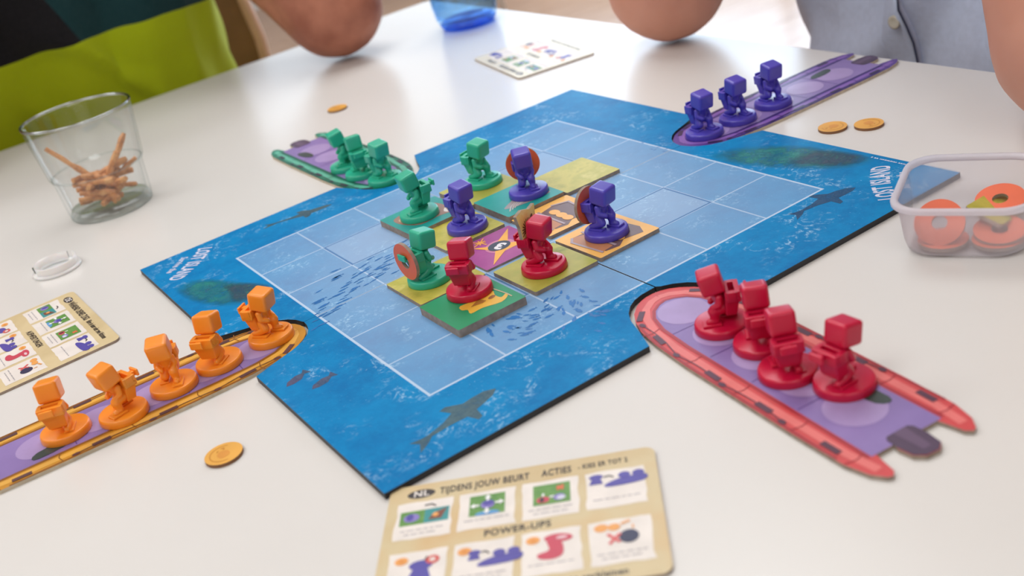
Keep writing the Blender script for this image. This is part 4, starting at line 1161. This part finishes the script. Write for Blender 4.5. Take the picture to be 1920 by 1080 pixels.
    def folds(p, n):
        q = p + off; rd = 1 - abs(noise.noise(Vector((q.x * .35 + q.z * .22, q.y * .35 + q.z * .2, q.z * .16 + 3)))) * 5
        return n * (fold_noise(q, .45, .30) + .22 * max(0, rd) + .10 * math.sin(1.9 * (q.x * .6 + q.y) + 1.5 * q.z + 4 * noise.noise(q * .25)))
    me = remesh('shirt', sp_, .15, 3, folds); me.materials.append(shirtm); shirt = link('shirt', me, t)
    tp = []
    tp.append([(L(hips - side * 1.6), td * .95), (L(hips + side * 1.6), td * .95)])
    for h0, kn, an in knees: tp.append([(h0, 2.1), (kn, 1.45)]); tp.append([(kn, 1.42), (an, 1.05)])
    me = remesh('trousers', tp, .17, 3, folds); me.materials.append(troum); link('trousers', me, t)
    for h0, kn, an in knees:
        f_ = look; mb = MB()
        p0 = an - Vector((0, 0, an.z)); q = Matrix(((f_.x, -f_.y, 0), (f_.y, f_.x, 0), (0, 0, 1)))
        me = remesh('shoe', [[(p0 + Vector((0, 0, .95)) - f_ * .4, .85), (p0 + Vector((0, 0, .8)) + f_ * 2.0, .78), (p0 + Vector((0, 0, .72)) + f_ * 3.3, .68)]], .12, 2, lambda p, n: Vector((0, 0, max(0, .04 - p.z))))
        me.materials.append(ink((52, 50, 54))); link('shoe', me, t)
    return t, shirt, off

# shirts
def tshirt_mat():
    m, nt, b = new_mat('tri_colour_jersey'); g = NT(nt)
    tc = g.n('ShaderNodeTexCoord'); mp = g.n('ShaderNodeMapping'); mp.inputs['Scale'].default_value = (1 / U,) * 3
    nt.links.new(tc.outputs['Object'], mp.inputs['Vector']); sp = g.n('ShaderNodeSeparateXYZ'); nt.links.new(mp.outputs[0], sp.inputs[0])
    x, z = sp.outputs[0], sp.outputs[2]
    wv = g.m('MULTIPLY', g.m('SUBTRACT', g.noise(mp.outputs[0], .5, 1), .5), .5)
    TX = ZT / U
    zz = g.m('ADD', z, wv)
    split = g.m('ADD', x, g.m('MULTIPLY', g.m('SUBTRACT', z, TX + 1.3), .38))
    teal = g.mix(g.m('GREATER_THAN', split, .75), lin((14, 14, 20)), lin((6, 58, 62)))
    col = g.mix(g.m('LESS_THAN', zz, TX + 1.52), teal, lin((184, 204, 0)))
    fine = g.noise(mp.outputs[0], 22, 2); col = g.mix(g.m('MULTIPLY', fine, .02), col, lin((255, 255, 255)))
    nt.links.new(col, b.inputs['Base Color']); b.inputs['Roughness'].default_value = .85; b.inputs['Specular IOR Level'].default_value = .2
    b.inputs['Sheen Weight'].default_value = .1
    return m
M_JEANS = pbr('dark_denim', (50, 58, 80), .85, .15, 80)
p1, shirt1, off1 = person('person in a black, teal and lime shirt leaning an elbow on the table',
    (-2.1, 20.4, -5.0), (-1.9, 19.7, 2.6), (-1.7, 18.6, 7.6), (-1.5, 17.0, 11.0), (0, -1, 0),
    (1.9, 17.8, 5.6), (-6.2, 18.2, 5.9), (3.55, 12.75, 1.16), (-7.0, 13.6, 1.12), (2.0, 14.4, 6.8), (-5.0, 15.2, 6.8),
    (1, 0, 0), M_SK1, M_HAIR1, tshirt_mat(), M_JEANS, 4.6, 2.7, 1.22)
M_SHIRT2 = pbr('blue_grey_cotton', (212, 224, 248), .8, .04, 200, .1, .2)
p2, shirt2, off2 = person('person in a pale blue buttoned shirt with both elbows on the table',
    (12.3, .2, -5.2), (11.6, .2, 2.6), (10.8, .2, 7.8), (9.4, .2, 11.2), (-1, 0, 0),
    (10.9, -4.4, 6.2), (10.9, 4.8, 6.2), (6.28, -4.55, 1.12), (7.2, 4.75, 1.12), (7.9, -2.6, 6.7), (8.2, 2.9, 6.6),
    (0, -1, 0), M_SK2, M_HAIR2, M_SHIRT2, pbr('grey_trousers', (98, 98, 104), .85, .1, 80), 3.9, 2.7, 1.2)
# placket and button of the shirt, laid on its front
bvh = BVHTree.FromPolygons([v.co for v in shirt2.data.vertices], [list(p.vertices) for p in shirt2.data.polygons])
def on_shirt(y, z, lift):
    o_ = (Vector((4.0, y, z)) - off2) * U
    h = bvh.ray_cast(o_, Vector((1, 0, 0)))
    return Vector(((h[0].x if h[0] else (8.6 - off2.x) * U) / U - lift, o_.y / U, o_.z / U))
mb = MB(); rows = []
zs = [-2.2 + .35 * i for i in range(26)]
for z in zs: rows.append([on_shirt(y, z, l) for y, l in ((1.42, .01), (1.38, .05), (1.0, .08), (.74 + .02 * z, .15), (.73 + .02 * z, -.05))])
vs = [p for r in rows for p in r]; fs = []
for i in range(len(rows) - 1):
    for j in range(4): a = i * 5 + j; fs.append([a, a + 5, a + 6, a + 1])
mb.add(vs, fs, M_SHIRT2, True); plk = mb.build('placket', p2)
mb = MB(); mb.tube([Vector(q[3]) + Vector((-.0, -.02, 0)) for q in rows], .022, ink((72, 78, 104), .8), 6); mb.build('placket_shadow_line', plk)  # dark tube standing in for the shadow gap along the placket's edge
for z in (-2.2, -.05, 2.1, 4.25):
    p = on_shirt(1.0, z, .095); mb = MB()
    mb.lathe([(0, .03), (.06, .03), (.09, .045), (.125, .035), (.125, 0), (0, 0)], ink((214, 208, 190), .25), 24)
    b_ = mb.build('button', p2); b_.location = p * U; b_.rotation_euler = (0, -PI / 2, 0)

# ================================================================== CHAIRS
M_PLY = pbr('beech_ply_dark_face', (132, 92, 60), .5, .12, 20); M_PLYE = pbr('beech_ply_edge', (222, 178, 146), .5, .06, 40)
def shell_chair(label, cx, cy, yaw, back_h=9.0, zback=-2.6, w=6.0):
    t = thing('shell_chair', label, 'chair', (cx, cy, -ZT / U), yaw, 'bentwood chairs')
    sz = .375 / U
    mb = MB(); mb.prism([(p[0], p[1]) for p in rrect(-4.6, -4.6, 4.6, 4.6, 1.6)], sz - .3, sz, M_PLY, M_PLYE); mb.build('seat', t, bevel=.06)
    # curved backrest
    mb = MB(); n = 14; th = .32; vs = []; fs = []
    zz = [sz + 2.0, sz + 2.8, sz + 7.0, sz + 10.5, sz + 11.6]; wd = [.72, .95, 1.0, .96, .75]
    for iz, z in enumerate(zz):
        for i in range(n + 1):
            a = (-1 + 2 * i / n) * wd[iz]; x = w * a; yb = 4.9 - 1.9 * a * a
            for s in (0, 1): vs.append((x, yb + (th if s else 0) + (z - sz) * .10, z))
    m_ = 2 * (n + 1)
    for iz in range(len(zz) - 1):
        for i in range(n):
            a = iz * m_ + 2 * i
            fs.append([a, a + 2, a + 2 + m_, a + m_]); fs.append([a + 1, a + 1 + m_, a + 3 + m_, a + 3])
    mb.add(vs, fs, M_PLY, True)
    ed = []
    for iz in range(len(zz) - 1):
        for i in (0, n): a = iz * m_ + 2 * i; ed.append([a, a + m_, a + 1 + m_, a + 1] if i == 0 else [a, a + 1, a + 1 + m_, a + m_])
    for iz in (0, len(zz) - 1):
        for i in range(n): a = iz * m_ + 2 * i; ed.append([a, a + 1, a + 3, a + 2])
    mb.add(vs, ed, M_PLYE)
    for i in (0, n): mb.tube([vs[iz * m_ + 2 * i] for iz in range(len(zz))], .2, M_PLYE, 10)
    mb.build('backrest', t)
    mb = MB()
    for s in (-1, 1): mb.tube([(s * 2.5, 3.6, sz - .4), (s * 2.5, 5.2, sz + .6), (s * 2.5, 5.5, sz + 3.2)], .22, M_STEEL, 10)
    mb.build('back_support', t)
    for sx in (-1, 1):
        for sy in (-1, 1):
            mb = MB(); mb.tube([(sx * 3.2, sy * 3.2, sz - .35), (sx * 4.4, sy * 4.4, 0)], [.26, .22], M_STEEL, 10); mb.build('leg', t)
shell_chair('bentwood chair with a pale edge under the person in the tri-colour shirt', -0.35, 21.3, 0, w=6.0)
shell_chair('bentwood chair under the person in the pale blue shirt', 12.6, .2, -PI / 2, w=5.2)
shell_chair('bentwood chair standing alone far back, only its legs in view', 47.0, 82.0, .5)
